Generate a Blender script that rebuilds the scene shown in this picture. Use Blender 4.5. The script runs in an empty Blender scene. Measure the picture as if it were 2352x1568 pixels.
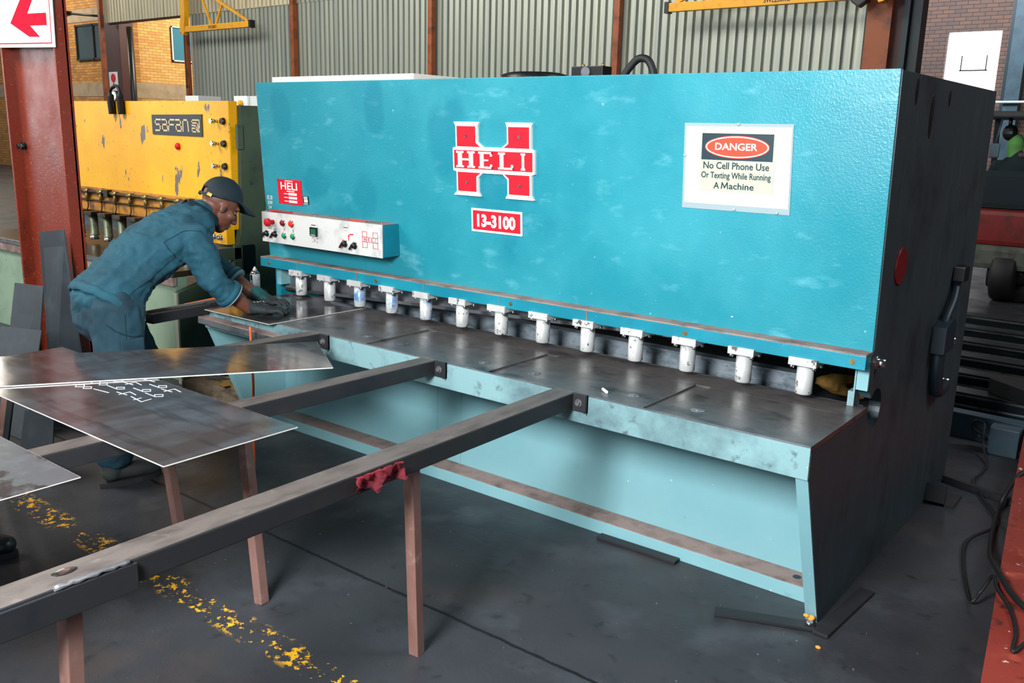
import bpy, bmesh, math, random
from mathutils import Vector as V, Matrix, noise as mnoise

random.seed(7)
sc = bpy.context.scene
COL = sc.collection
PI = math.pi

# ------------------------------------------------------------------ camera
W_, H_, F_PX = 2352, 1568, 2063.0
yaw, pitch, roll = 0.659526, 0.227986, 0.0252081
cp = V((0.908912, -2.754119, 1.699065))
sy, cy = math.sin(yaw), math.cos(yaw)
f0, r0, u0 = V((-sy, cy, 0)), V((cy, sy, 0)), V((0, 0, 1))
fw = f0 * math.cos(pitch) - u0 * math.sin(pitch)
up = u0 * math.cos(pitch) + f0 * math.sin(pitch)
rr = r0 * math.cos(roll) + up * math.sin(roll)
uu = up * math.cos(roll) - r0 * math.sin(roll)
cam_d = bpy.data.cameras.new('camera')
cam_d.sensor_width = 36
cam_d.lens = F_PX * 36 / W_
cam_d.clip_start = 0.05
cam_d.clip_end = 200
cam = bpy.data.objects.new('camera', cam_d)
COL.objects.link(cam)
cam.matrix_world = Matrix(((rr.x, uu.x, -fw.x, cp.x), (rr.y, uu.y, -fw.y, cp.y), (rr.z, uu.z, -fw.z, cp.z), (0, 0, 0, 1)))
sc.camera = cam

# ------------------------------------------------------------------ view, world, lights
sc.view_settings.view_transform = 'Standard'
sc.view_settings.look = 'None'
sc.view_settings.exposure = 0.45
sc.view_settings.gamma = 1
world = bpy.data.worlds.new('world')
sc.world = world
world.use_nodes = True
bg = world.node_tree.nodes['Background']
bg.inputs[0].default_value = (0.72, 0.88, 1.0, 1)
bg.inputs[1].default_value = 0.4


def area(name, loc, target, sx, sy_, power, color):
    d = bpy.data.lights.new(name, 'AREA')
    d.shape = 'RECTANGLE'
    d.size, d.size_y = sx, sy_
    d.energy = power
    d.color = color
    o = bpy.data.objects.new(name, d)
    COL.objects.link(o)
    o.location = loc
    o.rotation_euler = (V(target) - V(loc)).to_track_quat('-Z', 'Y').to_euler()
    return o


# photographer's soft flash left of the camera, then skylights by the far walls and added fill lamps
area('flash_softbox', (-0.35, -3.35, 2.45), (-1.0, 0.4, 1.05), 0.9, 0.9, 238, (0.95, 0.98, 1.0))
area('skylight_bay', (-13, 4.5, 7.6), (-13.5, 11, 3.5), 16, 2.5, 1000, (1.0, 0.96, 0.88))
area('fill_side', (-22.6, 16.5, 7.2), (-27, 15.5, 3.6), 3, 3, 700, (1.0, 0.9, 0.72))  # fill lamp added to brighten the side face of the brick block
area('fill_office', (-31.5, 9.5, 7.6), (-30, 13.2, 3.8), 5, 2, 420, (1.0, 0.92, 0.78))  # added lamp that lifts the front face of the office block
area('fill_press', (-6.5, -3.2, 5.5), (-5.6, 1.0, 1.3), 3.5, 2.0, 330, (1.0, 0.96, 0.9))  # extra lamp hung below the roof to brighten the press and red column
area('fill_right', (4.6, 3.5, 7.4), (0.0, 1.6, 1.6), 2, 4, 240, (0.92, 0.96, 1.0))  # lamp put in to lift the shear's dark side plate
area('sheen_lamp', (-12.5, -4.2, 3.2), (-4.5, 0.0, 1.4), 3.5, 4.0, 110, (0.95, 0.98, 1.0))  # no doorway here: lamp placed for the sheen on the red column
area('skylight_rear', (-4.5, 15.5, 7.4), (-4.5, 21, 3.0), 5, 2, 800, (0.85, 0.93, 1.0))


# ------------------------------------------------------------------ materials
def lin(c):
    o = []
    for v in c[:3]:
        v = v / 255.0
        o.append(v / 12.92 if v <= 0.04045 else ((v + 0.055) / 1.055) ** 2.4)
    return (o[0], o[1], o[2], 1)


MATS = {}


def mat(name, col, rough=0.5, metal=0.0, layers=(), bump=None, rvar=None, coat=0.0, emit=None, spec=None):
    """layers: (scale, colour, lo, hi, amount, stretch) noise masks mixed over the base colour."""
    m = bpy.data.materials.new(name)
    m.use_nodes = True
    nt = m.node_tree
    N, L = nt.nodes, nt.links
    b = N['Principled BSDF']
    b.inputs['Roughness'].default_value = rough
    b.inputs['Metallic'].default_value = metal
    if spec is not None:
        b.inputs['Specular IOR Level'].default_value = spec
    if coat:
        b.inputs['Coat Weight'].default_value = coat
        b.inputs['Coat Roughness'].default_value = 0.15
    tc = N.new('ShaderNodeTexCoord')
    cur = None

    def noise(scale, stretch=(1, 1, 1), detail=6, rgh=0.6, off=0.0):
        mp = N.new('ShaderNodeMapping')
        mp.inputs['Scale'].default_value = stretch
        mp.inputs['Location'].default_value = (off, off * 1.7, off * 0.6)
        L.new(tc.outputs['Object'], mp.inputs[0])
        n = N.new('ShaderNodeTexNoise')
        n.inputs['Scale'].default_value = scale
        n.inputs['Detail'].default_value = detail
        n.inputs['Roughness'].default_value = rgh
        L.new(mp.outputs[0], n.inputs['Vector'])
        return n.outputs['Fac']

    cur = N.new('ShaderNodeRGB').outputs[0]
    cur.default_value = lin(col)
    for i, ly in enumerate(layers):
        scale, c2, lo, hi = ly[:4]
        amt = ly[4] if len(ly) > 4 else 1.0
        st = ly[5] if len(ly) > 5 else (1, 1, 1)
        mr = N.new('ShaderNodeMapRange')
        mr.inputs[1].default_value = lo
        mr.inputs[2].default_value = hi
        mr.inputs[4].default_value = amt
        L.new(noise(scale, st, off=3.1 * i + len(name)), mr.inputs[0])
        mx = N.new('ShaderNodeMix')
        mx.data_type = 'RGBA'
        L.new(mr.outputs[0], mx.inputs[0])
        L.new(cur, mx.inputs[6])
        mx.inputs[7].default_value = lin(c2)
        cur = mx.outputs[2]
    L.new(cur, b.inputs['Base Color'])
    if rvar:
        mr = N.new('ShaderNodeMapRange')
        mr.inputs[1].default_value, mr.inputs[2].default_value = 0.3, 0.7
        mr.inputs[3].default_value, mr.inputs[4].default_value = rvar[1], rvar[2]
        L.new(noise(rvar[0], rvar[3] if len(rvar) > 3 else (1, 1, 1)), mr.inputs[0])
        L.new(mr.outputs[0], b.inputs['Roughness'])
    if bump:
        bp = N.new('ShaderNodeBump')
        bp.inputs['Strength'].default_value = bump[1]
        bp.inputs['Distance'].default_value = bump[2] if len(bump) > 2 else 0.01
        L.new(noise(bump[0], bump[3] if len(bump) > 3 else (1, 1, 1), detail=3), bp.inputs['Height'])
        L.new(bp.outputs[0], b.inputs['Normal'])
    if emit:
        b.inputs['Emission Color'].default_value = lin(emit[0])
        b.inputs['Emission Strength'].default_value = emit[1]
    m['out'] = cur.node.name
    MATS[name] = m
    return m


def brick_mat(name, axis, c1, c2, mortar):
    m = mat(name, c1, 0.85)
    nt = m.node_tree
    N, L = nt.nodes, nt.links
    b = N['Principled BSDF']
    tc = [n for n in N if n.type == 'TEX_COORD'][0]
    sp = N.new('ShaderNodeSeparateXYZ')
    cb = N.new('ShaderNodeCombineXYZ')
    L.new(tc.outputs['Object'], sp.inputs[0])
    L.new(sp.outputs[axis], cb.inputs[0])
    L.new(sp.outputs[2], cb.inputs[1])
    br = N.new('ShaderNodeTexBrick')
    br.inputs['Color1'].default_value = lin(c1)
    br.inputs['Color2'].default_value = lin(c2)
    br.inputs['Mortar'].default_value = lin(mortar)
    br.inputs['Scale'].default_value = 1.0
    br.inputs['Brick Width'].default_value = 0.26
    br.inputs['Row Height'].default_value = 0.088
    br.inputs['Mortar Size'].default_value = 0.007
    br.inputs['Bias'].default_value = -0.1
    L.new(cb.outputs[0], br.inputs['Vector'])
    L.new(br.outputs['Color'], b.inputs['Base Color'])
    bp = N.new('ShaderNodeBump')
    bp.inputs['Strength'].default_value = 0.4
    L.new(br.outputs['Fac'], bp.inputs['Height'])
    bp.invert = True
    L.new(bp.outputs[0], b.inputs['Normal'])
    return m


TEAL = mat('teal_paint', (32, 130, 145), 0.3,
           layers=[(1.6, (58, 152, 165), 0.42, 0.72, 0.7), (5, (120, 190, 205), 0.58, 0.8, 0.5, (1, 1, 2.4)),
                   (2.2, (0, 100, 128), 0.6, 0.75, 0.6), (60, (215, 232, 235), 0.715, 0.74, 0.8)],
           bump=(120, 0.42, 0.003), rvar=(4, 0.24, 0.4))
TEAL_PLAIN = mat('teal_paint_worn', (8, 116, 136), 0.4,
                 layers=[(3, (26, 142, 162), 0.4, 0.7, 0.7), (45, (190, 215, 220), 0.7, 0.74, 0.8)], bump=(150, 0.25, 0.003))
PALE = mat('pale_teal_paint', (122, 170, 177), 0.45,
           layers=[(2, (134, 178, 184), 0.4, 0.7, 0.8), (38, (235, 240, 238), 0.70, 0.73, 0.9), (9, (70, 120, 128), 0.68, 0.8, 0.5)], bump=(120, 0.12, 0.003))
LIP = mat('lip_worn_paint', (122, 158, 162), 0.42,
          layers=[(3.0, (72, 92, 98), 0.48, 0.7, 0.85), (14, (58, 66, 72), 0.58, 0.7, 0.8), (30, (150, 110, 100), 0.7, 0.76, 0.8), (55, (225, 232, 232), 0.7, 0.74, 0.7)],
          bump=(90, 0.2, 0.003))
SIDE = mat('side_dark_paint', (50, 66, 72), 0.5,  # teal paint darkened: shade of the unlit side is put into the colour
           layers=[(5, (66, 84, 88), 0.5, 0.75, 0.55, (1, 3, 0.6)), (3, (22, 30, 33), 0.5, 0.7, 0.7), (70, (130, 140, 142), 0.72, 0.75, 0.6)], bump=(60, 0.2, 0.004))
DUST = mat('brown_primer', (150, 128, 121), 0.75, layers=[(8, (98, 78, 72), 0.45, 0.7), (30, (160, 140, 132), 0.6, 0.75, 0.7)])
STEEL_TOP = mat('table_steel', (92, 87, 86), 0.3, 0.35,
                layers=[(3.5, (44, 44, 46), 0.54, 0.7, 0.9, (1, 2, 1)), (11, (112, 106, 102), 0.55, 0.75, 0.6), (2.2, (24, 48, 66), 0.66, 0.78, 0.7)],
                rvar=(6, 0.2, 0.42), bump=(40, 0.06, 0.003))
MACH = mat('machined_steel', (130, 132, 136), 0.34, 0.55, layers=[(6, (60, 66, 72), 0.45, 0.7, 0.9, (1, 1, 3)), (40, (40, 40, 42), 0.64, 0.72, 0.7)], bump=(30, 0.1, 0.002))
BLACKIRON = mat('black_steel', (46, 47, 50), 0.5, 0.4, layers=[(5, (60, 58, 58), 0.5, 0.75, 0.8), (3, (20, 34, 44), 0.6, 0.75, 0.7)], bump=(60, 0.1, 0.002))
ARMTOP = mat('arm_rusty_steel', (98, 90, 86), 0.55, 0.3,
             layers=[(7, (70, 63, 60), 0.45, 0.7, 0.9, (3, 1, 1)), (20, (126, 114, 108), 0.6, 0.75, 0.6), (3, (100, 84, 88), 0.6, 0.75, 0.6)], bump=(60, 0.15, 0.003))
LEGM = mat('leg_rusty_steel', (142, 106, 97), 0.55, 0.25,
           layers=[(9, (120, 76, 60), 0.45, 0.7, 0.9, (1, 1, .4)), (14, (176, 140, 132), 0.58, 0.72, 0.7)], bump=(70, 0.12, 0.002))
SHEET = mat('mill_sheet_steel', (92, 86, 86), 0.26, 0.6,
            layers=[(4, (116, 122, 128), 0.45, 0.68, 0.8, (2, .6, 1)), (7, (66, 60, 60), 0.5, 0.7, 0.8, (.5, 3, 1)), (26, (186, 170, 150), 0.7, 0.76, 0.6)],
            rvar=(5, 0.07, 0.18, (1, 3, 1)))
SHEETB = mat('stained_sheet_steel', (112, 118, 124), 0.36, 0.7,
             layers=[(4.2, (62, 54, 56), 0.53, 0.56, 0.95), (20, (140, 148, 152), 0.5, 0.7, 0.6)], rvar=(5, 0.22, 0.4))
EDGE = mat('sheared_edge', (232, 230, 224), 0.35, 0.3)
PLATE = mat('offcut_plate', (42, 50, 56), 0.5, 0.3, layers=[(5, (70, 78, 82), 0.5, 0.72, 0.6), (3, (30, 36, 42), 0.5, 0.7, 0.8)], bump=(50, 0.08, 0.002))
SILVER = mat('silver_paint', (206, 208, 206), 0.35, 0.25, layers=[(34, (56, 50, 46), 0.60, 0.64, 0.9), (8, (170, 172, 172), 0.5, 0.7, 0.7)])
SILVERB = mat('silver_paint_blue_stain', (206, 208, 206), 0.35, 0.25, layers=[(12, (20, 120, 190), 0.5, 0.6, 0.8), (26, (70, 66, 62), 0.63, 0.68, 0.8)])
GAUGE = mat('gauge_steel', (150, 160, 168), 0.35, 0.45, layers=[(5, (70, 88, 98), 0.45, 0.66, 0.9, (2, 1, 4)), (40, (60, 60, 62), 0.64, 0.72, 0.7)], bump=(30, 0.1, 0.002))
CHROME = mat('bright_steel', (200, 202, 204), 0.22, 1.0)
YEL = mat('yellow_paint', (236, 168, 6), 0.42,
          layers=[(2.5, (250, 190, 12), 0.4, 0.7, 0.8), (7, (96, 92, 96), 0.605, 0.625, 0.95, (1, 1, .45)), (24, (150, 96, 24), 0.63, 0.72, 0.7), (60, (90, 60, 20), 0.66, 0.7, 0.8)], bump=(110, 0.2, 0.003))
YELD = mat('yellow_paint_dirty', (196, 130, 22), 0.5, layers=[(9, (88, 60, 34), 0.48, 0.68, 0.9), (20, (140, 120, 110), 0.6, 0.72, 0.7)])
CRANE = mat('crane_yellow', (238, 168, 0), 0.4, layers=[(6, (200, 136, 8), 0.5, 0.7, 0.7)])
GREEN = mat('grey_green_paint', (74, 88, 70), 0.55, layers=[(3, (56, 68, 56), 0.45, 0.7), (12, (34, 40, 36), 0.62, 0.74, 0.8), (4, (110, 124, 112), 0.66, 0.76, 0.6, (6, 6, 40))], bump=(70, 0.12, 0.003))
PGREEN = mat('pale_green_paint', (140, 164, 140), 0.55, layers=[(4, (120, 144, 122), 0.45, 0.7), (18, (66, 74, 62), 0.64, 0.72, 0.8)])
BROWNTOP = mat('brown_steel_bed', (84, 66, 44), 0.25, 0.6, layers=[(4, (54, 46, 36), 0.45, 0.7)])
OLIVE = mat('olive_cylinder', (106, 118, 92), 0.4, 0.2, layers=[(14, (60, 66, 52), 0.5, 0.7)])
PIPE = mat('dirty_pipe', (66, 56, 44), 0.45, 0.5, layers=[(12, (110, 92, 60), 0.5, 0.7, 0.8)])
BRASS = mat('brass', (150, 128, 84), 0.4, 0.8)
REDCOL = mat('red_oxide_paint', (128, 46, 27), 0.3,
             layers=[(2.2, (112, 38, 22), 0.45, 0.7, 0.8, (1, 1, .6)), (50, (168, 104, 60), 0.6, 0.7, 0.8), (100, (210, 180, 150), 0.68, 0.72, 0.9), (6, (70, 26, 20), 0.6, 0.75, 0.7)],
             bump=(60, 0.25, 0.004), rvar=(5, 0.24, 0.46))
REDBEAM = mat('red_worn_paint', (138, 54, 44), 0.45,
              layers=[(5, (124, 40, 30), 0.45, 0.7, 0.8), (16, (60, 34, 30), 0.58, 0.68, 0.9), (28, (226, 214, 200), 0.66, 0.69, 0.95), (9, (190, 90, 66), 0.6, 0.75, 0.7)], bump=(50, 0.2, 0.003))
RED = mat('sign_red', (206, 26, 42), 0.5, spec=0.25)
MATW = mat('matte_white', (232, 234, 228), 0.8, spec=0.1)
MATR = mat('matte_red', (205, 18, 50), 0.8, spec=0.1)
REDDK = mat('dark_red', (120, 12, 20), 0.45)
REDGL = mat('lit_red_button', (235, 30, 20), 0.3, emit=((255, 40, 20), 0.6))
WHITE = mat('white_paint', (236, 236, 232), 0.45)
GLOSSW = mat('white_sheet', (222, 226, 228), 0.35)
PLASTIC = mat('plastic_sleeve', (148, 164, 168), 0.15)
CREAM = mat('cream_label', (176, 182, 160), 0.45)
ORED = mat('orange_red', (226, 66, 42), 0.4)
NAVY = mat('black_navy', (26, 50, 58), 0.4)
BLACK = mat('black_plastic', (14, 15, 17), 0.4)
RUBBER = mat('black_rubber', (17, 18, 20), 0.6)
FACE = mat('brushed_faceplate', (212, 212, 208), 0.38, 0.15, layers=[(7, (150, 150, 150), 0.58, 0.75, 0.7), (40, (110, 108, 108), 0.66, 0.72, 0.6)])
GREENB = mat('green_button', (20, 140, 84), 0.35)
SCREEN = mat('green_display', (20, 60, 44), 0.2, emit=((40, 150, 90), 0.25))
CHALK = mat('chalk_white', (236, 240, 240), 0.9)
GOLD = mat('gold_lettering', (206, 186, 140), 0.4, 0.4)
DKPLATE = mat('dark_name_plate', (42, 48, 56), 0.45)
CORR = mat('corrugated_sheet', (176, 182, 170), 0.42, 0.35, layers=[(1.2, (140, 148, 144), 0.42, 0.68, 0.8, (6, 1, .12)), (30, (120, 120, 112), 0.64, 0.74, 0.6), (2, (196, 198, 176), 0.55, 0.75, 0.7, (5, 1, .1))])
CORRUP = mat('translucent_sheet', (206, 198, 168), 0.5, layers=[(3, (150, 142, 118), 0.45, 0.7, 0.8, (6, 1, .2))])
POST = mat('brown_post_paint', (150, 76, 34), 0.5, layers=[(4, (90, 42, 24), 0.45, 0.7)])
POSTD = mat('dark_brown_paint', (70, 34, 30), 0.5)
BLUEST = mat('blue_grey_steel', (62, 86, 98), 0.5, layers=[(3, (48, 66, 76), 0.45, 0.7)])
DKTEAL = mat('dark_teal_steel', (20, 40, 50), 0.5)
CONC = mat('concrete_band', (158, 138, 112), 0.85, layers=[(3, (130, 114, 94), 0.45, 0.7)])
BRX = brick_mat('yellow_brick', 0, (184, 130, 62), (150, 100, 46), (104, 80, 52))
BRY = brick_mat('yellow_brick_side', 1, (208, 160, 92), (186, 132, 70), (130, 104, 72))  # same brick, colour lightened for the face the light falls on
BRR = brick_mat('brown_brick', 0, (112, 84, 72), (92, 76, 72), (58, 50, 50))
GLASS = mat('dark_window_glass', (36, 48, 46), 0.08, spec=0.8)
GLASSB = mat('blue_window_glass', (58, 110, 132), 0.1, spec=0.8)
SKYPANE = mat('daylight_pane', (250, 252, 255), 0.5, emit=((250, 252, 255), 2.2))
FRAMEW = mat('white_frame', (200, 205, 200), 0.5)
FRAMED = mat('dark_frame', (40, 34, 28), 0.5)
ROOFM = mat('roof_sheet', (70, 76, 78), 0.7)
SKIN = mat('skin_brown', (108, 64, 48), 0.5, layers=[(30, (84, 46, 34), 0.45, 0.7, 0.6)], bump=(160, 0.08, 0.002))
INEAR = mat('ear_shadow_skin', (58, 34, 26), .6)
DENIM = mat('teal_workwear', (20, 74, 90), 0.85, layers=[(7, (12, 54, 68), 0.42, 0.68, 0.9), (90, (90, 150, 160), 0.64, 0.75, 0.6), (4, (36, 100, 116), 0.55, 0.75, 0.6)], bump=(280, 0.3, 0.002))
DENIMD = mat('dark_teal_trousers', (26, 62, 76), 0.85, layers=[(6, (16, 42, 54), 0.42, 0.68, 0.9), (4, (10, 92, 122), 0.6, 0.75, 0.7)], bump=(280, 0.3, 0.002))
CAPM = mat('dark_teal_cap', (4, 26, 34), 0.75, layers=[(10, (8, 40, 50), 0.5, 0.7, 0.6)], bump=(300, 0.2, 0.002))
GLOVE = mat('dark_work_glove', (40, 46, 48), 0.8, layers=[(14, (62, 68, 68), 0.5, 0.7, 0.8), (9, (22, 26, 28), 0.5, 0.7, 0.8)], bump=(160, 0.35, 0.003))
GLOVEG = mat('green_glove_back', (12, 84, 84), 0.7, layers=[(12, (8, 56, 58), 0.5, 0.7)], bump=(160, 0.3, 0.003))
SEAM = mat('seam_thread', (10, 44, 56), 0.9)
CUFF = mat('cuff_lining', (120, 150, 156), 0.85)
BOOTM = mat('boot_leather', (58, 62, 60), 0.6, layers=[(9, (36, 40, 40), 0.45, 0.7)])
SOLE = mat('boot_sole', (34, 36, 36), 0.7)
BOOTB = mat('black_boot', (30, 40, 44), 0.4, layers=[(7, (20, 26, 28), 0.45, 0.7)])
RAG = mat('red_rag', (160, 52, 66), 0.9, layers=[(12, (80, 26, 36), 0.45, 0.7)], bump=(60, 0.4, 0.004))
FOAM = mat('yellow_foam', (128, 94, 34), 0.8, layers=[(14, (70, 50, 20), 0.5, 0.7)])
FOAMO = mat('orange_foam', (232, 150, 60), 0.8)
TIMBER = mat('old_timber', (120, 104, 84), 0.85, layers=[(8, (66, 56, 46), 0.45, 0.68, 0.9, (1, 4, 4)), (20, (170, 150, 126), 0.6, 0.74, 0.7)])
CANW = mat('spray_can_label', (196, 198, 200), 0.35, layers=[(40, (120, 122, 126), 0.55, 0.65, 0.7)])
CYAN = mat('cyan_print', (20, 150, 200), 0.4)
FORKR = mat('forklift_red', (128, 30, 28), 0.45, layers=[(7, (90, 30, 26), 0.45, 0.7), (14, (80, 70, 60), 0.62, 0.72, 0.8)])
FORKG = mat('forklift_grey', (92, 96, 86), 0.6, layers=[(6, (60, 62, 56), 0.45, 0.7)])
BEANIE = mat('green_beanie', (92, 150, 76), 0.9, bump=(90, 0.4, 0.004))
DKJACK = mat('dark_jacket', (16, 32, 38), 0.9)
STRIPES = mat('dark_stock_steel', (34, 48, 50), 0.4, 0.5, layers=[(6, (70, 88, 90), 0.55, 0.72, 0.7, (.3, 5, 5))])
ORANGE = mat('orange_cable', (216, 92, 40), 0.5)
TRAYM = mat('cream_tray', (226, 220, 206), 0.5)

# floor: dark concrete, dusty brown near the machine, worn yellow line, a joint
FLOOR = mat('workshop_floor', (52, 54, 58), 0.55,
            layers=[(0.9, (38, 40, 44), 0.4, 0.65, 0.9), (3.4, (76, 80, 86), 0.52, 0.72, 0.55), (1.3, (72, 62, 58), 0.55, 0.7, 0.8),
                    (14, (28, 29, 31), 0.6, 0.72, 0.7), (130, (120, 124, 128), 0.72, 0.75, 0.8)],
            bump=(26, 0.25, 0.006), rvar=(2.2, 0.32, 0.62))


def floor_marks(m):
    nt = m.node_tree
    N, L = nt.nodes, nt.links
    b = N['Principled BSDF']
    src = b.inputs['Base Color'].links[0].from_socket
    tc = [n for n in N if n.type == 'TEX_COORD'][0]
    sp = N.new('ShaderNodeSeparateXYZ')
    L.new(tc.outputs['Object'], sp.inputs[0])

    def mth(op, a, c=None):
        n = N.new('ShaderNodeMath')
        n.operation = op
        for i, v in enumerate((a, c)):
            if v is None:
                continue
            if isinstance(v, (int, float)):
                n.inputs[i].default_value = v
            else:
                L.new(v, n.inputs[i])
        return n.outputs[0]

    def noi(scale, detail=5):
        n = N.new('ShaderNodeTexNoise')
        n.inputs['Scale'].default_value = scale
        n.inputs['Detail'].default_value = detail
        n.inputs['Roughness'].default_value = 0.7
        L.new(tc.outputs['Object'], n.inputs['Vector'])
        return n.outputs['Fac']

    def band(c, half, soft):
        d = mth('ABSOLUTE', mth('SUBTRACT', sp.outputs[1], c))
        r = N.new('ShaderNodeMapRange')
        r.inputs[1].default_value, r.inputs[2].default_value = half, half + soft
        r.inputs[3].default_value, r.inputs[4].default_value = 1, 0
        L.new(d, r.inputs[0])
        return r.outputs[0]

    # yellow line along X at y=-1.09, patchy
    patch = N.new('ShaderNodeMapRange')
    patch.inputs[1].default_value, patch.inputs[2].default_value = 0.545, 0.56
    nn = mth('ADD', mth('MULTIPLY', noi(30, 6), 0.62), mth('MULTIPLY', noi(4.2, 2), 0.38))
    L.new(nn, patch.inputs[0])
    yfac = mth('MULTIPLY', band(-1.085, 0.035, 0.035), patch.outputs[0])
    mx = N.new('ShaderNodeMix')
    mx.data_type = 'RGBA'
    L.new(yfac, mx.inputs[0])
    L.new(src, mx.inputs[6])
    mx.inputs[7].default_value = lin((236, 178, 28))
    # joint at y=-0.565
    wob = mth('ADD', sp.outputs[1], mth('MULTIPLY', mth('SUBTRACT', noi(9), 0.5), 0.03))
    d = mth('ABSOLUTE', mth('SUBTRACT', wob, -0.565))
    r = N.new('ShaderNodeMapRange')
    r.inputs[1].default_value, r.inputs[2].default_value = 0.004, 0.011
    r.inputs[3].default_value, r.inputs[4].default_value = 1, 0
    L.new(d, r.inputs[0])
    mx2 = N.new('ShaderNodeMix')
    mx2.data_type = 'RGBA'
    L.new(r.outputs[0], mx2.inputs[0])
    L.new(mx.outputs[2], mx2.inputs[6])
    mx2.inputs[7].default_value = lin((16, 16, 18))
    L.new(mx2.outputs[2], b.inputs['Base Color'])


floor_marks(FLOOR)




def dark_patches(m, spots, col, amt):
    """darker patches on the panel paint: (x, z, rx, rz) in the object's own coordinates"""
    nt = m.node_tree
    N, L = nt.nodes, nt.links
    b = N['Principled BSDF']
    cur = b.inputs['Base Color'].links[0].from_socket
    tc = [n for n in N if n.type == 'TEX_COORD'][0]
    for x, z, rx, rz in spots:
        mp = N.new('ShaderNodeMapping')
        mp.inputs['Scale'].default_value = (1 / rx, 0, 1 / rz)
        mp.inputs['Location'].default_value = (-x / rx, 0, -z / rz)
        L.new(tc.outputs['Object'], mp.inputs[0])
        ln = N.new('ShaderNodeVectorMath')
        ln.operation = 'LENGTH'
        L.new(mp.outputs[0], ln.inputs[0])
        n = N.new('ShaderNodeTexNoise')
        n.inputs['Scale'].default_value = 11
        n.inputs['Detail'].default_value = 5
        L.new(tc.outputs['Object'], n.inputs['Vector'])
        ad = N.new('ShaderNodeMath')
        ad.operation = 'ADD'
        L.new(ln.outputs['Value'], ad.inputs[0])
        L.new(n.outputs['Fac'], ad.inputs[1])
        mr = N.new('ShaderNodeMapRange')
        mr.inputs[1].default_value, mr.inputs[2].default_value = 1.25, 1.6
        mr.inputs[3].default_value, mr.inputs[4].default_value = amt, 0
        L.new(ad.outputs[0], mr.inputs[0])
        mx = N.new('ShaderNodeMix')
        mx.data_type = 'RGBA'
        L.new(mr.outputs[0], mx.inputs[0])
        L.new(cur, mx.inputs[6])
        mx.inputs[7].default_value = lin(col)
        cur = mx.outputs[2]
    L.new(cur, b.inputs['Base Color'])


dark_patches(TEAL, [(-.80, 1.80, .075, .14), (-.02, 1.45, .20, .17), (-.30, 1.66, .14, .2), (-1.55, 1.78, .09, .14), (-1.3, 1.40, .12, .09), (-.9, 1.35, .1, .12), (-1.1, 1.2, .2, .1)], (6, 112, 132), .5)

# ------------------------------------------------------------------ mesh helpers
def nb():
    return bmesh.new()


def bx(bm, x0, x1, y0, y1, z0, z1, bev=0.0):
    vs = [bm.verts.new((x, y, z)) for z in (z0, z1) for y in (y0, y1) for x in (x0, x1)]
    fs = []
    for f in ((0, 2, 3, 1), (4, 5, 7, 6), (0, 1, 5, 4), (2, 6, 7, 3), (0, 4, 6, 2), (1, 3, 7, 5)):
        fs.append(bm.faces.new([vs[i] for i in f]))
    if bev:
        es = list({e for f in fs for e in f.edges})
        bmesh.ops.bevel(bm, geom=es, offset=bev, segments=2, affect='EDGES', profile=0.7)
    return bm


def obox(bm, c, ax, ay, az, hx, hy, hz, bev=0.0):
    """box centred at c with (unit) axes and half sizes"""
    c, ax, ay, az = V(c), V(ax).normalized(), V(ay).normalized(), V(az).normalized()
    vs = [bm.verts.new(c + ax * (sx * hx) + ay * (sy_ * hy) + az * (sz * hz)) for sz in (-1, 1) for sy_ in (-1, 1) for sx in (-1, 1)]
    fs = []
    for f in ((0, 2, 3, 1), (4, 5, 7, 6), (0, 1, 5, 4), (2, 6, 7, 3), (0, 4, 6, 2), (1, 3, 7, 5)):
        fs.append(bm.faces.new([vs[i] for i in f]))
    if bev:
        es = list({e for f in fs for e in f.edges})
        bmesh.ops.bevel(bm, geom=es, offset=bev, segments=2, affect='EDGES', profile=0.7)
    return bm


def beam(bm, a, b, w, h, bev=0.004, upv=(0, 0, 1)):
    a, b = V(a), V(b)
    d = (b - a)
    n = d.normalized()
    s = n.cross(V(upv)).normalized()
    t = s.cross(n)
    return obox(bm, (a + b) / 2, n, s, t, d.length / 2, w / 2, h / 2, bev)


def prism(bm, pts, vec, bev=0.0):
    vec = V(vec)
    a = [bm.verts.new(V(p)) for p in pts]
    b = [bm.verts.new(V(p) + vec) for p in pts]
    n = len(pts)
    fs = [bm.faces.new(a), bm.faces.new(b[::-1])]
    for i in range(n):
        fs.append(bm.faces.new([a[i], b[i], b[(i + 1) % n], a[(i + 1) % n]]))
    if bev:
        es = list({e for f in fs[:2] for e in f.edges})
        bmesh.ops.bevel(bm, geom=es, offset=bev, segments=2, affect='EDGES', profile=0.7)
    return bm


def frames(pts):
    pts = [V(p) for p in pts]
    n = len(pts)
    ts = []
    for i in range(n):
        t = (pts[min(i + 1, n - 1)] - pts[max(i - 1, 0)])
        ts.append(t.normalized() if t.length > 1e-9 else V((0, 0, 1)))
    ref = V((0, 0, 1)) if abs(ts[0].z) < 0.9 else V((1, 0, 0))
    u = ts[0].cross(ref).normalized()
    out = []
    for i in range(n):
        u = (u - ts[i] * u.dot(ts[i])).normalized()
        out.append((pts[i], ts[i], u, ts[i].cross(u)))
    return out


def tube(bm, pts, r, seg=10):
    rs = r if isinstance(r, (list, tuple)) else [r] * len(pts)
    rings = []
    for (p, t, u, v), q in zip(frames(pts), rs):
        rings.append([bm.verts.new(p + (u * math.cos(2 * PI * k / seg) + v * math.sin(2 * PI * k / seg)) * q) for k in range(seg)])
    for a, b in zip(rings, rings[1:]):
        for k in range(seg):
            f = bm.faces.new([a[k], a[(k + 1) % seg], b[(k + 1) % seg], b[k]])
            f.smooth = True
    bm.faces.new(rings[0][::-1])
    bm.faces.new(rings[-1])
    return bm


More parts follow.
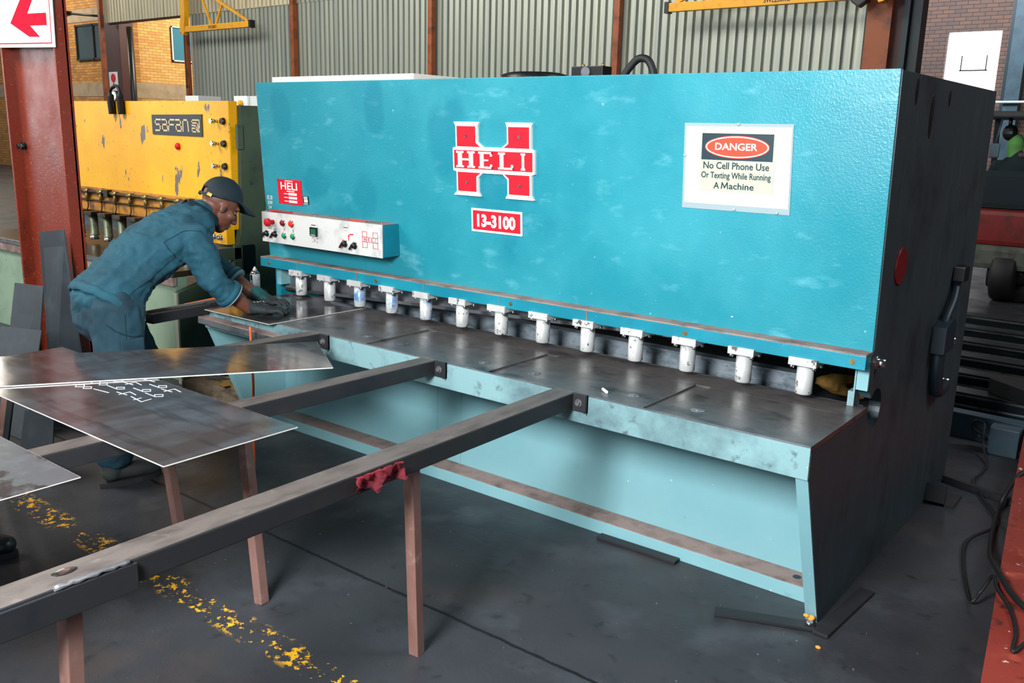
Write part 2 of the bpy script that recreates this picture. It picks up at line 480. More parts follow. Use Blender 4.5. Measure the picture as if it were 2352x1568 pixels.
def cyl(bm, a, b, r, r2=None, seg=20):
    return tube(bm, [a, b], [r, r if r2 is None else r2], seg)


def lathe(bm, base, axis, prof, seg=24):
    """prof: (radius, height) list along axis from base"""
    base, axis = V(base), V(axis).normalized()
    ref = V((0, 0, 1)) if abs(axis.z) < 0.9 else V((1, 0, 0))
    u = axis.cross(ref).normalized()
    v = axis.cross(u)
    rings = []
    for r, h in prof:
        rings.append([bm.verts.new(base + axis * h + (u * math.cos(2 * PI * k / seg) + v * math.sin(2 * PI * k / seg)) * max(r, 1e-4)) for k in range(seg)])
    for a, b in zip(rings, rings[1:]):
        for k in range(seg):
            f = bm.faces.new([a[k], a[(k + 1) % seg], b[(k + 1) % seg], b[k]])
            f.smooth = True
    bm.faces.new(rings[0][::-1])
    bm.faces.new(rings[-1])
    return bm


def spline(pts, n=8):
    pts = [V(p) for p in pts]
    out = []
    for i in range(len(pts) - 1):
        p0, p1, p2, p3 = pts[max(i - 1, 0)], pts[i], pts[i + 1], pts[min(i + 2, len(pts) - 1)]
        for k in range(n):
            t = k / n
            out.append(0.5 * ((2 * p1) + (p2 - p0) * t + (2 * p0 - 5 * p1 + 4 * p2 - p3) * t * t + (3 * p1 - p0 - 3 * p2 + p3) * t ** 3))
    out.append(pts[-1])
    return out


WLOC = {}


def tag(o, label=None, cat=None, group=None, kind=None):
    if label:
        o['label'] = label
    if cat:
        o['category'] = cat
    if group:
        o['group'] = group
    if kind:
        o['kind'] = kind
    return o


def link(o, parent=None, wl=(0, 0, 0)):
    COL.objects.link(o)
    wl = V(wl)
    WLOC[o.name] = wl
    if parent is not None:
        o.parent = parent
        o.location = wl - WLOC[parent.name]
    else:
        o.location = wl
    return o


def empty(name, loc, label, cat, group=None):
    o = bpy.data.objects.new(name, None)
    o.empty_display_size = 0.1
    link(o, None, loc)
    return tag(o, label, cat, group)


def obj(name, bm, m, parent=None, origin=None, smooth=False):
    """bm holds world coordinates; the object's origin goes to origin (or its parent's origin)"""
    bmesh.ops.recalc_face_normals(bm, faces=bm.faces[:])
    me = bpy.data.meshes.new(name)
    bm.to_mesh(me)
    bm.free()
    return obj_me(name, me, m, parent, origin, smooth)


def obj_me(name, me, m, parent=None, origin=None, smooth=False):
    if origin is None:
        origin = WLOC[parent.name] if parent is not None else None
    if origin is None:
        xs = [v.co for v in me.vertices]
        lo = V((min(c.x for c in xs), min(c.y for c in xs), min(c.z for c in xs)))
        hi = V((max(c.x for c in xs), max(c.y for c in xs), max(c.z for c in xs)))
        origin = V(((lo.x + hi.x) / 2, (lo.y + hi.y) / 2, lo.z))
    me.transform(Matrix.Translation(-V(origin)))
    for mm in (m if isinstance(m, (list, tuple)) else [m]):
        me.materials.append(mm)
    if smooth:
        for p in me.polygons:
            p.use_smooth = True
    o = bpy.data.objects.new(name, me)
    return link(o, parent, origin)


def struct(name, bm, m, parent=None):
    o = obj(name, bm, m, parent, origin=(0, 0, 0))
    if parent is None:
        o['kind'] = 'structure'
    return o


def text_mesh(s, bold=0.0):
    cu = bpy.data.curves.new('t', 'FONT')
    cu.body = s
    cu.size = 1.0
    cu.offset = bold
    cu.resolution_u = 3
    cu.align_x = 'LEFT'
    o = bpy.data.objects.new('t', cu)
    COL.objects.link(o)
    dg = bpy.context.evaluated_depsgraph_get()
    me = bpy.data.meshes.new_from_object(o.evaluated_get(dg))
    bpy.data.objects.remove(o)
    bpy.data.curves.remove(cu)
    return me


def text_on(bm, s, P, ux, uv, w, h, thick=0.0012, bold=0.0, keep=False):
    """write s inside the box with lower-left P spanned by unit vectors ux*w, uv*h"""
    me = text_mesh(s, bold)
    cs = [v.co for v in me.vertices]
    x0, x1 = min(c.x for c in cs), max(c.x for c in cs)
    y0, y1 = min(c.y for c in cs), max(c.y for c in cs)
    P, ux, uv = V(P), V(ux).normalized(), V(uv).normalized()
    n = ux.cross(uv)
    sx, sy_ = w / (x1 - x0), h / (y1 - y0)
    vs = [bm.verts.new(P + ux * ((c.x - x0) * sx) + uv * ((c.y - y0) * sy_) + n * thick) for c in cs]
    bt_ = nb()
    bt_.from_mesh(me)
    bmesh.ops.triangulate(bt_, faces=bt_.faces[:])
    tris = [[v.index for v in f.verts] for f in bt_.faces]
    bt_.free()
    for p in tris:
        try:
            bm.faces.new([vs[i] for i in p])
        except ValueError:
            pass
    bpy.data.meshes.remove(me)
    return bm


def strokes(bm, lines, P, ux, uv, w, h, pen, thick=0.0012):
    """polyline strokes in the unit box drawn as narrow raised ribbons"""
    P, ux, uv = V(P), V(ux).normalized(), V(uv).normalized()
    n = ux.cross(uv)
    for ln in lines:
        q = [P + ux * (x * w) + uv * (y * h) for x, y in ln]
        for a, b in zip(q, q[1:]):
            d = b - a
            if d.length < 1e-6:
                continue
            t = d.normalized()
            obox(bm, (a + b) / 2 + n * thick / 2, t, n.cross(t), n, d.length / 2 + pen * 0.45, pen / 2, thick / 2)
    return bm


DIG = {
    '0': [[(.5, 1), (.1, .7), (.1, .3), (.5, 0), (.9, .3), (.9, .7), (.5, 1)]],
    '1': [[(.5, 1), (.45, 0)]],
    '2': [[(.1, .8), (.5, 1), (.9, .75), (.1, 0), (.95, .05)]],
    '3': [[(.1, 1), (.9, .95), (.4, .58), (.9, .3), (.5, 0), (.1, .1)]],
    '4': [[(.35, 1), (.05, .4), (.95, .4)], [(.7, .7), (.6, 0)]],
    '5': [[(.9, 1), (.2, 1), (.15, .6), (.8, .55), (.8, .1), (.1, 0)]],
    '7': [[(.05, .95), (.9, 1), (.4, 0)], [(.25, .5), (.85, .5)]],
    '8': [[(.5, .5), (.15, .75), (.5, 1), (.85, .75), (.5, .5), (.1, .25), (.5, 0), (.9, .25), (.5, .5)]],
    '9': [[(.85, .75), (.5, .5), (.15, .75), (.5, 1), (.85, .8), (.6, 0)]],
    '.': [[(.4, .0), (.5, .06)]],
}


def digits(bm, s, P, ux, uv, w, h, pen, thick=0.001):
    P, ux, uv = V(P), V(ux).normalized(), V(uv).normalized()
    k = w / len(s)
    for i, ch in enumerate(s):
        strokes(bm, DIG[ch], P + ux * (i * k), ux, uv, k * .72, h, pen, thick)
    return bm


def limb(bm, pts, ref=(1, 0, 0), seg=14):
    """closed tapered limb: pts = (position, (half width along ref, half depth))"""
    ref = V(ref)
    P = [V(p) for p, r in pts]
    n = len(P)
    ts = [(P[min(i + 1, n - 1)] - P[max(i - 1, 0)]).normalized() for i in range(n)]
    R = [r if isinstance(r, (tuple, list)) else (r, r) for p, r in pts]
    rows = []
    for i in range(n):
        rows.append((P[i], ts[i], R[i]))
    capped = []
    for k, a in enumerate((80, 55, 28)):
        c, s = math.cos(math.radians(a)), math.sin(math.radians(a))
        r = R[0]
        capped.append((P[0] - ts[0] * (min(r) * s), ts[0], (r[0] * c, r[1] * c)))
    end = []
    for a in (28, 55, 80):
        c, s = math.cos(math.radians(a)), math.sin(math.radians(a))
        r = R[-1]
        end.append((P[-1] + ts[-1] * (min(r) * s), ts[-1], (r[0] * c, r[1] * c)))
    rings = []
    for p, t, r in capped + rows + end:
        u = (ref - t * ref.dot(t)).normalized()
        v = t.cross(u)
        rings.append([bm.verts.new(p + u * (math.cos(2 * PI * k / seg) * r[0]) + v * (math.sin(2 * PI * k / seg) * r[1])) for k in range(seg)])
    for a, b in zip(rings, rings[1:]):
        for k in range(seg):
            bm.faces.new([a[k], a[(k + 1) % seg], b[(k + 1) % seg], b[k]])
    bm.faces.new(rings[0][::-1])
    bm.faces.new(rings[-1])
    return bm


def ell(bm, c, ax, ay, az, r, seg=16):
    """ellipsoid with axes ax, ay, az and radii r"""
    c, ax, ay, az = V(c), V(ax).normalized(), V(ay).normalized(), V(az).normalized()
    m = Matrix(((ax.x * r[0], ay.x * r[1], az.x * r[2], c.x), (ax.y * r[0], ay.y * r[1], az.y * r[2], c.y), (ax.z * r[0], ay.z * r[1], az.z * r[2], c.z), (0, 0, 0, 1)))
    bmesh.ops.create_uvsphere(bm, u_segments=seg, v_segments=seg // 2 + 2, radius=1.0, matrix=m)
    return bm


def fuse(bm, voxel, smooth=4, wrinkle=None):
    bmesh.ops.recalc_face_normals(bm, faces=bm.faces[:])
    me = bpy.data.meshes.new('f')
    bm.to_mesh(me)
    bm.free()
    o = bpy.data.objects.new('f', me)
    COL.objects.link(o)
    r = o.modifiers.new('r', 'REMESH')
    r.mode = 'VOXEL'
    r.voxel_size = voxel
    if smooth:
        s = o.modifiers.new('s', 'SMOOTH')
        s.factor = 0.5
        s.iterations = smooth
    dg = bpy.context.evaluated_depsgraph_get()
    out = bpy.data.meshes.new_from_object(o.evaluated_get(dg))
    bpy.data.objects.remove(o)
    bpy.data.meshes.remove(me)
    if wrinkle:
        amp, sc_, st = wrinkle
        nr = [v.normal.copy() for v in out.vertices]
        for v, n in zip(out.vertices, nr):
            q = V((v.co.x * st[0], v.co.y * st[1], v.co.z * st[2])) * sc_
            d = mnoise.noise(q) * 0.7 + abs(mnoise.noise(q * 1.9)) * 0.9 - 0.35
            v.co += n * (d * amp)
    for p in out.polygons:
        p.use_smooth = True
    return out


def copy_tree(o, parent=None, loc=None):
    c = o.copy()
    COL.objects.link(c)
    if parent is not None:
        c.parent = parent
    if loc is not None:
        c.location = loc
    for ch in list(o.children):
        copy_tree(ch, c)
    return c


def bolt(bm, p, ax, r=0.009, h=0.007, seg=6):
    p, ax = V(p), V(ax).normalized()
    cyl(bm, p - ax * 0.004, p + ax * h, r, seg=seg)
    cyl(bm, p - ax * 0.004, p + ax * 0.002, r * 1.5, seg=14)
    return bm


# ================================================================== THE SETTING
bm = nb(); bx(bm, -46, 7, -12, 34, -0.2, 0)
struct('floor', bm, FLOOR)
bm = nb(); bx(bm, -46, 7, -12, 34, 8.2, 8.4)
struct('ceiling', bm, ROOFM)
bm = nb(); bx(bm, 6.6, 7, -12, 34, 0, 8.2)
struct('wall_right', bm, BRR)


def corrugated(x0, x1, z0, z1, y, pitch=0.163, dep=0.075):
    b = nb()
    prof = []
    n = int(round((x1 - x0) / pitch))
    p = (x1 - x0) / n
    for i in range(n):
        a = x0 + i * p
        prof += [(a, 0), (a + p * .62, 0), (a + p * .68, dep), (a + p * .94, dep)]
    prof.append((x1, 0))
    T = 0.004
    R = [[b.verts.new((x, y + d + t, z)) for x, d in prof] for t, z in ((0, z0), (0, z1), (T, z1), (T, z0))]
    for i in range(len(prof) - 1):
        for q in range(4):
            A, B = R[q], R[(q + 1) % 4]
            b.faces.new([A[i], A[i + 1], B[i + 1], B[i]])
    b.faces.new([r[0] for r in R])
    b.faces.new([r[-1] for r in R])
    return b


wb = struct('wall_back', corrugated(-21.85, -3.45, 0, 4.6, 12.0), CORR)
struct('upper_sheeting', corrugated(-26.25, -17.3, 4.6, 8.2, 11.97), CORRUP, wb)
struct('high_sheeting', corrugated(-17.3, -3.45, 4.6, 8.2, 11.99), CORR, wb)
bm = nb(); bx(bm, -26.25, -21.85, 12.05, 12.15, 4.56, 4.66)
struct('lintel', bm, POSTD, wb)
for i, px_ in enumerate((-26.27, -21.86, -17.33, -12.80, -8.2)):
    bm = nb(); bx(bm, px_ - .06, px_ + .06, 11.82, 11.94, 0, 8.2)
    struct('trim_%d' % (i + 1), bm, POST)
bm = nb(); bx(bm, -3.72, -3.36, 11.7, 12.1, 0, 8.2)
struct('trim_6', bm, POST)
bm = nb(); bx(bm, -3.36, -3.22, 11.86, 12.1, 0, 8.2)
struct('trim_7', bm, POSTD)
bm = nb(); bx(bm, -3.22, -3.14, 11.8, 12.1, 0, 8.2); bx(bm, -3.13, -2.99, 11.9, 12.2, 0, 8.2)
struct('trim_8', bm, [BLUEST, DKTEAL])
bpy.data.objects['trim_8'].data.materials.pop(index=0)
bm = nb(); bx(bm, -26.9, -25.95, 12.25, 12.7, 0, 4.9)
struct('trim_9', bm, POSTD)

# brick office block at the left, behind the open bay
BC = (-26.97, 13.2)
bm = nb(); bx(bm, -46, BC[0], BC[1], BC[1] + .25, 0, 8.2)
wl_ = struct('wall_left', bm, BRX)
bm = nb(); bx(bm, -46, BC[0] + .01, BC[1] - .012, BC[1], 2.55, 3.0); bx(bm, -46, BC[0] + .01, BC[1] - .012, BC[1], 4.95, 5.35)
struct('concrete_band', bm, CONC, wl_)
bm = nb(); bx(bm, BC[0] - .25, BC[0], BC[1] + .25, BC[1] + 9, 0, 8.2)
wl2 = struct('wall_left_side', bm, BRY)
bm = nb(); bx(bm, BC[0], BC[0] + .012, BC[1] - .012, BC[1] + 9, 2.5, 2.98)
struct('concrete_band', bm, CONC, wl2)
# brick wall at the far right, with the bright window in it
yr = 20.98
bm = nb()
bx(bm, -12, -4.765, yr, yr + .25, 0, 8.2); bx(bm, -3.62, 6.6, yr, yr + .25, 0, 8.2)
bx(bm, -4.765, -3.62, yr, yr + .25, 0, 2.75); bx(bm, -4.765, -3.62, yr, yr + .25, 4.25, 8.2)
struct('wall_rear', bm, BRR)


def window(n, mk):
    e = bpy.data.objects.new('window_%d' % n, None)
    link(e, None, (0, 0, 0))
    e['kind'] = 'structure'
    mk(e)


def w1(e):      # office window on the front of the block
    x0, x1, z0, z1, y = -30.36, -28.3, 3.72, 4.86, BC[1] - .02
    bm = nb(); bx(bm, x0 + .05, x1 - .05, y - .01, y, z0 + .05, z1 - .05)
    obj('glass_pane', bm, GLASS, e, (0, 0, 0))
    bm = nb()
    for a in (x0, (x0 + x1) / 2 + .1, x1 - .06):
        bx(bm, a, a + .06, y - .05, y - .011, z0, z1)
    bx(bm, x0, x1, y - .05, y - .011, z0, z0 + .06); bx(bm, x0, x1, y - .05, y - .011, z1 - .06, z1)
    obj('window_frame', bm, FRAMED, e, (0, 0, 0))


def w2(e):      # blue window on the side of the block
    x, y0, y1, z0, z1 = BC[0] + .02, BC[1] + 1.38, BC[1] + 2.6, 3.72, 4.82
    bm = nb(); bx(bm, x, x + .01, y0 + .04, y1, z0 + .04, z1 - .04)
    obj('glass_pane', bm, GLASSB, e, (0, 0, 0))
    bm = nb(); bx(bm, x + .011, x + .05, y0, y0 + .04, z0, z1); bx(bm, x + .011, x + .05, y0, y1, z1 - .04, z1); bx(bm, x + .011, x + .05, y0, y1, z0, z0 + .04)
    obj('window_frame', bm, FRAMEW, e, (0, 0, 0))


def w3(e):      # glaring daylight window, right
    y = yr + .12
    bm = nb(); bx(bm, -4.77, -3.61, y, y + .01, 2.74, 4.26)
    obj('glass_pane', bm, SKYPANE, e, (0, 0, 0))
    bm = nb()
    for a in (-4.42, -3.885):
        bx(bm, a - .012, a + .012, y - .03, y - .005, 3.38, 3.72)
    bx(bm, -4.45, -3.85, y - .03, y - .005, 3.37, 3.40)
    obj('window_frame', bm, BLACK, e, (0, 0, 0))


window(1, w1); window(2, w2); window(3, w3)
bm = nb(); bx(bm, -3.32, -3.02, yr - .45, yr - .15, 0, 8.2)
struct('trim_10', bm, BLUEST)
bm = nb(); bx(bm, -3.45, -3.38, yr - .12, yr - .01, 0, 8.2)
struct('trim_11', bm, DKTEAL)

bm = nb(); cyl(bm, (-3.6, yr - .5, 2.64), (-1.5, yr - .5, 2.66), .03, seg=8)
tag(obj('conduit', bm, FRAMEW), 'thin white conduit running across the far right pillar', 'conduit')
# small things on and by the far walls
dp = tag(obj('drain_pipe', cyl(nb(), (-25.55, 12.35, 0), (-25.55, 12.35, 4.5), .085), BLACK), 'black vertical pipe beside the brown post in front of the brick office', 'pipe')
t = empty('fire_sign', (-26.45, 12.24, 2.42), 'tall white fire equipment sign with red symbols on the dark brown post', 'sign')
bm = nb(); bx(bm, -26.70, -26.2, 12.238, 12.25, 2.42, 3.22)
obj('sign_board', bm, GLOSSW, t)
bm = nb(); cyl(bm, (-26.45, 12.238, 3.04), (-26.45, 12.23, 3.04), .13, seg=20)
obj('round_symbol', bm, RED, t)
bm = nb(); prism(bm, [(-26.49 + a, 12.232, 2.72 + c) for a, c in [(0, 0), (.08, 0), (.08, .16), (.055, .17), (.055, .21), (.025, .21), (.025, .17), (0, .16)]], (0, .006, 0))
obj('extinguisher_symbol', bm, RED, t)
bm = nb(); prism(bm, [(-26.6, 12.232, 2.5), (-26.45, 12.232, 2.5), (-26.45, 12.232, 2.44), (-26.3, 12.232, 2.56), (-26.45, 12.232, 2.66), (-26.45, 12.232, 2.61), (-26.6, 12.232, 2.61)], (0, .006, 0))
obj('arrow_symbol', bm, RED, t)
t = empty('wall_lamp', (-28.2, 13.1, 5.0), 'small black lamp on a long arm above the office window', 'lamp')
bm = nb(); cyl(bm, (-28.1, 13.0, 5.0), (-29.5, 12.6, 5.12), .035)
obj('arm', bm, BLACK, t)
bm = nb(); obox(bm, (-29.75, 12.55, 5.12), (1, 0, .1), (0, 1, 0), (0, 0, 1), .22, .12, .06, .02)
obj('lamp_head', bm, BLACK, t)


def jib(name, label, x0, x1, z, tx, tw):
    """wall jib crane: hinge at x0, beam end at x1, beam centre height z"""
    t = empty(name, (x0, 11.45, z - .07), label, 'crane', 'yellow wall jib cranes')
    y = 11.45
    s = 1 if x1 > x0 else -1
    bm = nb(); bx(bm, min(x0, x1), max(x0, x1), y - .06, y + .06, z - .07, z + .07, .008)
    obj('jib_beam', bm, CRANE, t)
    bm = nb(); prism(bm, [(x0 + s * a, y - .07, z + c) for a, c in ((.02, -.07), (.02, .07), (.08, .3), (.08, 2.4), (-.10, 2.4), (-.10, .3), (-.17, .12), (-.17, -.1), (-.12, -.06), (-.10, -.12), (-.03, -.14))], (0, .14, 0), .008)
    obj('hinge_post', bm, CRANE, t)
    obj('brace', beam(nb(), (x1 - s * .14, y, z + .08), (x0 + s * .05, y, z + 1.28), .06, .06), CRANE, t)
    obj('brace', beam(nb(), (x0 + s * 1.15, y, z + .07), (x0 + s * .66, y, z + .98), .05, .05), CRANE, t)
    obj('brace', beam(nb(), (x0 + s * 1.37, y, z + .07), (x0 + s * 1.66, y, z + .57), .05, .05), CRANE, t)
    bm = nb(); bx(bm, x1 - .04, x1 + .04, y - .07, y + .07, z - .09, z + .09)
    obj('end_stop', bm, BLACK, t)
    bm = nb(); text_on(bm, 'SWL250KG', (tx, y - .061, z - .035), (1, 0, 0), (0, 0, 1), tw, .075, .001, .02)
    obj('lettering', bm, BLACK, t)
    return t


t = jib('jib_crane', 'yellow jib crane arm by the brick office, braced above', -21.2, -18.38, 4.13, -20.1, .34)
bm = nb(); tube(bm, spline([(-21.27, 11.45, 4.03), (-21.29, 11.45, 3.6), (-21.27, 11.45, 3.1), (-21.28, 11.45, 2.65)], 4), .016, 6)
obj('pendant_cable', bm, BLACK, t)
t = jib('jib_crane', 'long yellow jib crane beam marked for its load, above the blue machine', -3.5, -6.95, 3.815, -5.24, .43)
bm = nb(); prism(bm, [(-3.95, 11.36, 3.84), (-3.6, 11.36, 3.84), (-3.66, 11.36, 3.70), (-3.76, 11.36, 3.63), (-3.86, 11.36, 3.70)], (0, .18, 0), .02)
obj('trolley', bm, BLACK, t)

# ================================================================== GUILLOTINE SHEAR
SH = empty('guillotine_shear', (-1.75, 1.0, 0), 'large teal blue guillotine shear with red emblem across the middle of the hall', 'machine')


def PN(x, z, d=0.0):
    return V((x, .5665 - .0582 * (z - .955) - d, z))


UVP = V((0, -.0582, 1)).normalized()
NP = V((0, -1, -.0582)).normalized()
bm = nb()
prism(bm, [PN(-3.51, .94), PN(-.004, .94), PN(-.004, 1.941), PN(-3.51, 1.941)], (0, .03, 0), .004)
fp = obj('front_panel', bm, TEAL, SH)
bm = nb(); bx(bm, -3.5, -.005, .53, .75, 1.90, 1.938)
obj('top_plate', bm, TEAL_PLAIN, SH)
bm = nb(); bx(bm, -3.45, -.06, .75, .8, .9, 1.9)
obj('rear_beam_plate', bm, TEAL_PLAIN, SH)
# ledge under the panel
bm = nb(); bx(bm, -3.5, -.002, .49, .72, .899, .951, .003)
lg = obj('ledge_rail', bm, TEAL_PLAIN, SH)
bm = nb(); bx(bm, -3.5, -.003, .4905, .566, .951, .956)
obj('ledge_top', bm, DUST, SH)['label'] = 'dusty brown top strip of the ledge'
for x in (-3.42, -2.52, -1.62, -.72, -.05):
    bm = nb(); bolt(bm, (x, .49, .925), (0, -1, 0), .007, .005)
    obj('ledge_screw', bm, BRASS, lg)
bm = nb()
for i in range(13):
    if i % 2 == 0 and i < 9:
        x = -.225 - .2453 * (12 - i) + .01
        bx(bm, x - .003, x + .003, .4885, .49, .9, .951)
obj('rust_gap', bm, LEGM, lg)
# side plates
arc = [(.665 + .08 * math.cos(a), .72 + .08 * math.sin(a)) for a in [math.radians(v) for v in range(215, 505, 15)]]
prof_r = [(.265, 0), (.005, .63), (.005, .728), (.575, .728), (.58, .70)] + arc + [(.58, .80), (.552, .81), (.552, .945), (.575, .96), (.519, 1.938), (2.072, 1.944), (2.11, .6), (2.11, 0)]
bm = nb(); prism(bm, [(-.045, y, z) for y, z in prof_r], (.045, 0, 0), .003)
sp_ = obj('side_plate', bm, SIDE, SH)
prof_ll = [(.265, 0), (.005, .63), (.005, .725), (.56, .725), (.56, 0)]
bm = nb(); prism(bm, [(-3.345, y, z) for y, z in prof_ll], (.045, 0, 0), .003)
obj('lower_side_plate', bm, PALE, SH)
prof_l = [(.6, 0), (.6, .955), (.53, 1.935), (2.07, 1.94), (2.11, 0)]
bm = nb(); prism(bm, [(-3.505, y, z) for y, z in prof_l], (.045, 0, 0), .003)
obj('side_plate', bm, TEAL_PLAIN, SH)
# side plate details: oval cap, lifting slots, lever, bolts
bm = nb(); cyl(bm, (-.002, .78, 1.25), (.006, .78, 1.25), .07, seg=32)
obj('round_cover', bm, REDDK, sp_)['label'] = 'dark red round cover plate'
for y, z, ry, rz in ((.955, 1.80, .028, .085), (.72, 1.88, .018, .05), (1.20, 1.875, .014, .035)):
    bm = nb(); ell(bm, (0, y, z), (1, 0, 0), (0, 1, 0), (0, 0, 1), (.004, ry, rz))
    obj('slot_hole', bm, BLACK, sp_)
bm = nb()
tube(bm, spline([(.012, 1.72, 1.10), (.03, 1.62, 1.02), (.03, 1.5, .93), (.03, 1.47, .82)], 5), .018, 8)
lv = obj('lever', bm, DKTEAL, sp_)
bm = nb(); bx(bm, 0, .05, 1.67, 1.77, 1.09, 1.16, .006)
obj('lever_catch', bm, BLACK, sp_)
bm = nb(); prism(bm, [(0, 1.42, .92), (0, 1.55, .95), (0, 1.60, .92), (0, 1.60, .80), (0, 1.42, .80)], (.06, 0, 0), .006)
obj('lever_bracket', bm, DKTEAL, sp_)
bm = nb(); tube(bm, spline([(.02, 1.5, .8), (.022, 1.5, .7), (.022, 1.56, .6), (.02, 1.70, .60)], 5), .03, 8)
obj('lever_guard', bm, DKTEAL, sp_)
for y, z in ((1.775, .80), (1.755, .605), (.63, .905)):
    bm = nb(); bolt(bm, (0, y, z), (1, 0, 0), .018, .03)
    obj('hex_bolt', bm, CHROME, sp_)
# table
bm = nb()
xs = [-3.34, -2.075, -2.01, -1.35, -1.285, -.62, -.555, 0]
for i in range(0, 8, 2):
    bx(bm, xs[i], xs[i + 1], 0, .42, .722, .744, .002)
bx(bm, -3.34, 0, .42, .575, .722, .744, .002)
for i in range(1, 6, 2):
    bx(bm, xs[i] - .004, xs[i + 1] + .004, 0.002, .42, .72, .737)
tb = obj('table_top', bm, STEEL_TOP, SH)
for x in (-.456, -.723, -1.191, -1.456, -1.938, -2.174, -2.655):
    bm = nb(); lathe(bm, (x, .107, .7442), (0, 0, 1), [(.026, 0), (.026, .0008), (.019, .0008)])
    lathe(bm, (x, .107, .7448), (0, 0, 1), [(.010, 0), (.010, .002), (.005, .002)])
    obj('countersunk_bolt', bm, MACH, tb)
bm = nb(); bx(bm, -3.3, -.03, .5755, .62, .60, .735)
obj('lower_blade', bm, MACH, SH)
bm = nb(); bx(bm, -3.338, -.001, -.006, .0, .628, .7405, .002); bx(bm, -3.338, -.001, 0, .05, .628, .7215, .004)
bx(bm, -3.338, -.05, .05, .5, .69, .7215)
lp = obj('table_front_lip', bm, LIP, SH)
bm = nb()
bx(bm, -3.338, -.001, -.0065, .0, .7385, .7432, .001)
obj('worn_edge', bm, MACH, lp)['label'] = 'bright worn front edge'
bm = nb(); prism(bm, [(-.044, y, z) for y, z in ((.262, .001), (.002, .628), (.006, .628), (.266, .001))], (.042, 0, 0))
obj('front_edge', bm, PALE, sp_)
bm = nb(); prism(bm, [(-.044, y, z) for y, z in ((.549, .81), (.549, .945), (.556, .945), (.556, .81))], (.042, 0, 0))
obj('upper_front_edge', bm, PALE, sp_)
bm = nb(); bx(bm, -3.30, -.046, .49, .52, .045, .69)
obj('recessed_panel', bm, PALE, SH)
bm = nb(); bx(bm, -3.30, -.046, .375, .5, .0, .057, .003)
obj('base_apron', bm, PALE, SH)
bm = nb(); bx(bm, -3.30, -.047, .378, .489, .057, .0605)
obj('base_ledge_top', bm, DUST, SH)['label'] = 'dusty brown ledge along the base'
for x in (-3.2, -2.08, -1.92):
    obj('weld_seam', bx(nb(), x - .004, x + .004, .487, .49, .06, .62), PALE, SH)
for x in (-.62, -1.02):
    bm = nb(); tube(bm, [(x - .02, .06, .63), (x - .02, .06, .605), (x + .02, .06, .605), (x + .02, .06, .63)], .005, 6)
    obj('lip_eye', bm, PALE, SH)
bm = nb(); cyl(bm, (-.15, .44, .0605), (-.15, .44, .062), .016)
obj('ledge_hole', bm, DKTEAL, SH)
# blade beam: raked, low at the left
bm = nb()
prism(bm, [(-3.45, .625, .758), (-.06, .625, .915), (-.06, .625, .95), (-3.45, .625, .95)], (0, .05, 0))
bb = obj('upper_blade_beam', bm, MACH, SH)
bm = nb()
prism(bm, [(-3.45, .618, .745), (-.06, .618, .902), (-.06, .618, .918), (-3.45, .618, .762)], (0, .03, 0))
obj('upper_blade', bm, CHROME, bb)
bm = nb(); bx(bm, -3.3, -.33, .76, .83, .64, .772, .003); bx(bm, -3.3, -.33, .757, .76, .715, .7175)
obj('back_gauge', bm, GAUGE, SH)
bm = nb(); bx(bm, -3.3, -.05, .64, 1.7, .60, .62)
obj('rear_shelf', bm, BLACKIRON, SH)
bm = nb(); bx(bm, -3.45, -.05, 1.9, 1.95, 0, 1.9)
obj('rear_guard', bm, DKTEAL, SH)
bm = nb(); bx(bm, -.052, -.0462, .55, .60, .80, .90)
bx(bm, -.07, -.046, .55, .62, .735, .80)
obj('guide_block', bm, LIP, SH)
# left end: guide bracket seen under the ledge
bm = nb(); bx(bm, -3.44, -3.40, .56, .75, .79, .90); bx(bm, -3.40, -3.30, .66, .70, .75, .9)
obj('guide_bracket', bm, PALE, SH)
bm = nb(); cyl(bm, (-3.34, .60, .775), (-3.24, .60, .775), .014)
obj('guide_bolt', bm, MACH, SH)
# hold-downs
for i in range(13):
    x = -.225 - .2453 * (12 - i)
    bm = nb(); lathe(bm, (x, .52, .764), (0, 0, 1), [(.028, 0), (.032, .004), (.032, .118)], 22)
    hd = obj('hold_down', bm, SILVERB if i in (2, 3, 4) else SILVER, SH)
    bm = nb(); bx(bm, x - .053, x + .053, .486, .566, .879, .8985, .001)
    bx(bm, x - .0535, x + .0535, .474, .4885, .8785, .9085, .002)
    obj('clamp_block', bm, SILVER, hd)
    for dx, dy in ((-.042, .487), (.042, .487), (.046, .55)):
        bm = nb(); cyl(bm, (x + dx, dy, .879), (x + dx, dy, .866), .0085, seg=8)
        obj('clamp_bolt', bm, CHROME, hd)
# top fittings
bm = nb(); bx(bm, -3.477, -2.354, .6, .95, 1.94, 1.976, .004)
obj('tank_cover', bm, TRAYM, SH)['label'] = 'cream cover on top of the machine'
bm = nb(); lathe(bm, (-1.88, .98, 1.93), (0, 0, 1), [(.17, 0), (.17, .05), (.13, .062), (.02, .066)], 28)
obj('accumulator_lid', bm, BLACK, SH)
bm = nb(); bx(bm, -1.61, -1.52, .9, .98, 1.94, 2.012, .004); bx(bm, -1.515, -1.435, .9, .98, 1.94, 2.012, .004)
vb = obj('valve_block', bm, BLACK, SH)
bm = nb(); cyl(bm, (-1.525, .9, 1.985), (-1.525, .89, 1.985), .024)
obj('gauge_dial', bm, MACH, vb)
for x in (-1.57, -1.46):
    obj('port_plug', cyl(nb(), (x, .94, 2.01), (x, .94, 2.025), .008), BRASS, vb)
bm = nb(); tube(bm, spline([(-1.34, .9, 1.93), (-1.30, .9, 1.99), (-1.25, .9, 2.035), (-1.20, .9, 2.03), (-1.17, .9, 1.98), (-1.165, .9, 1.93)], 6), .017, 10)
obj('hydraulic_hose', bm, RUBBER, SH)
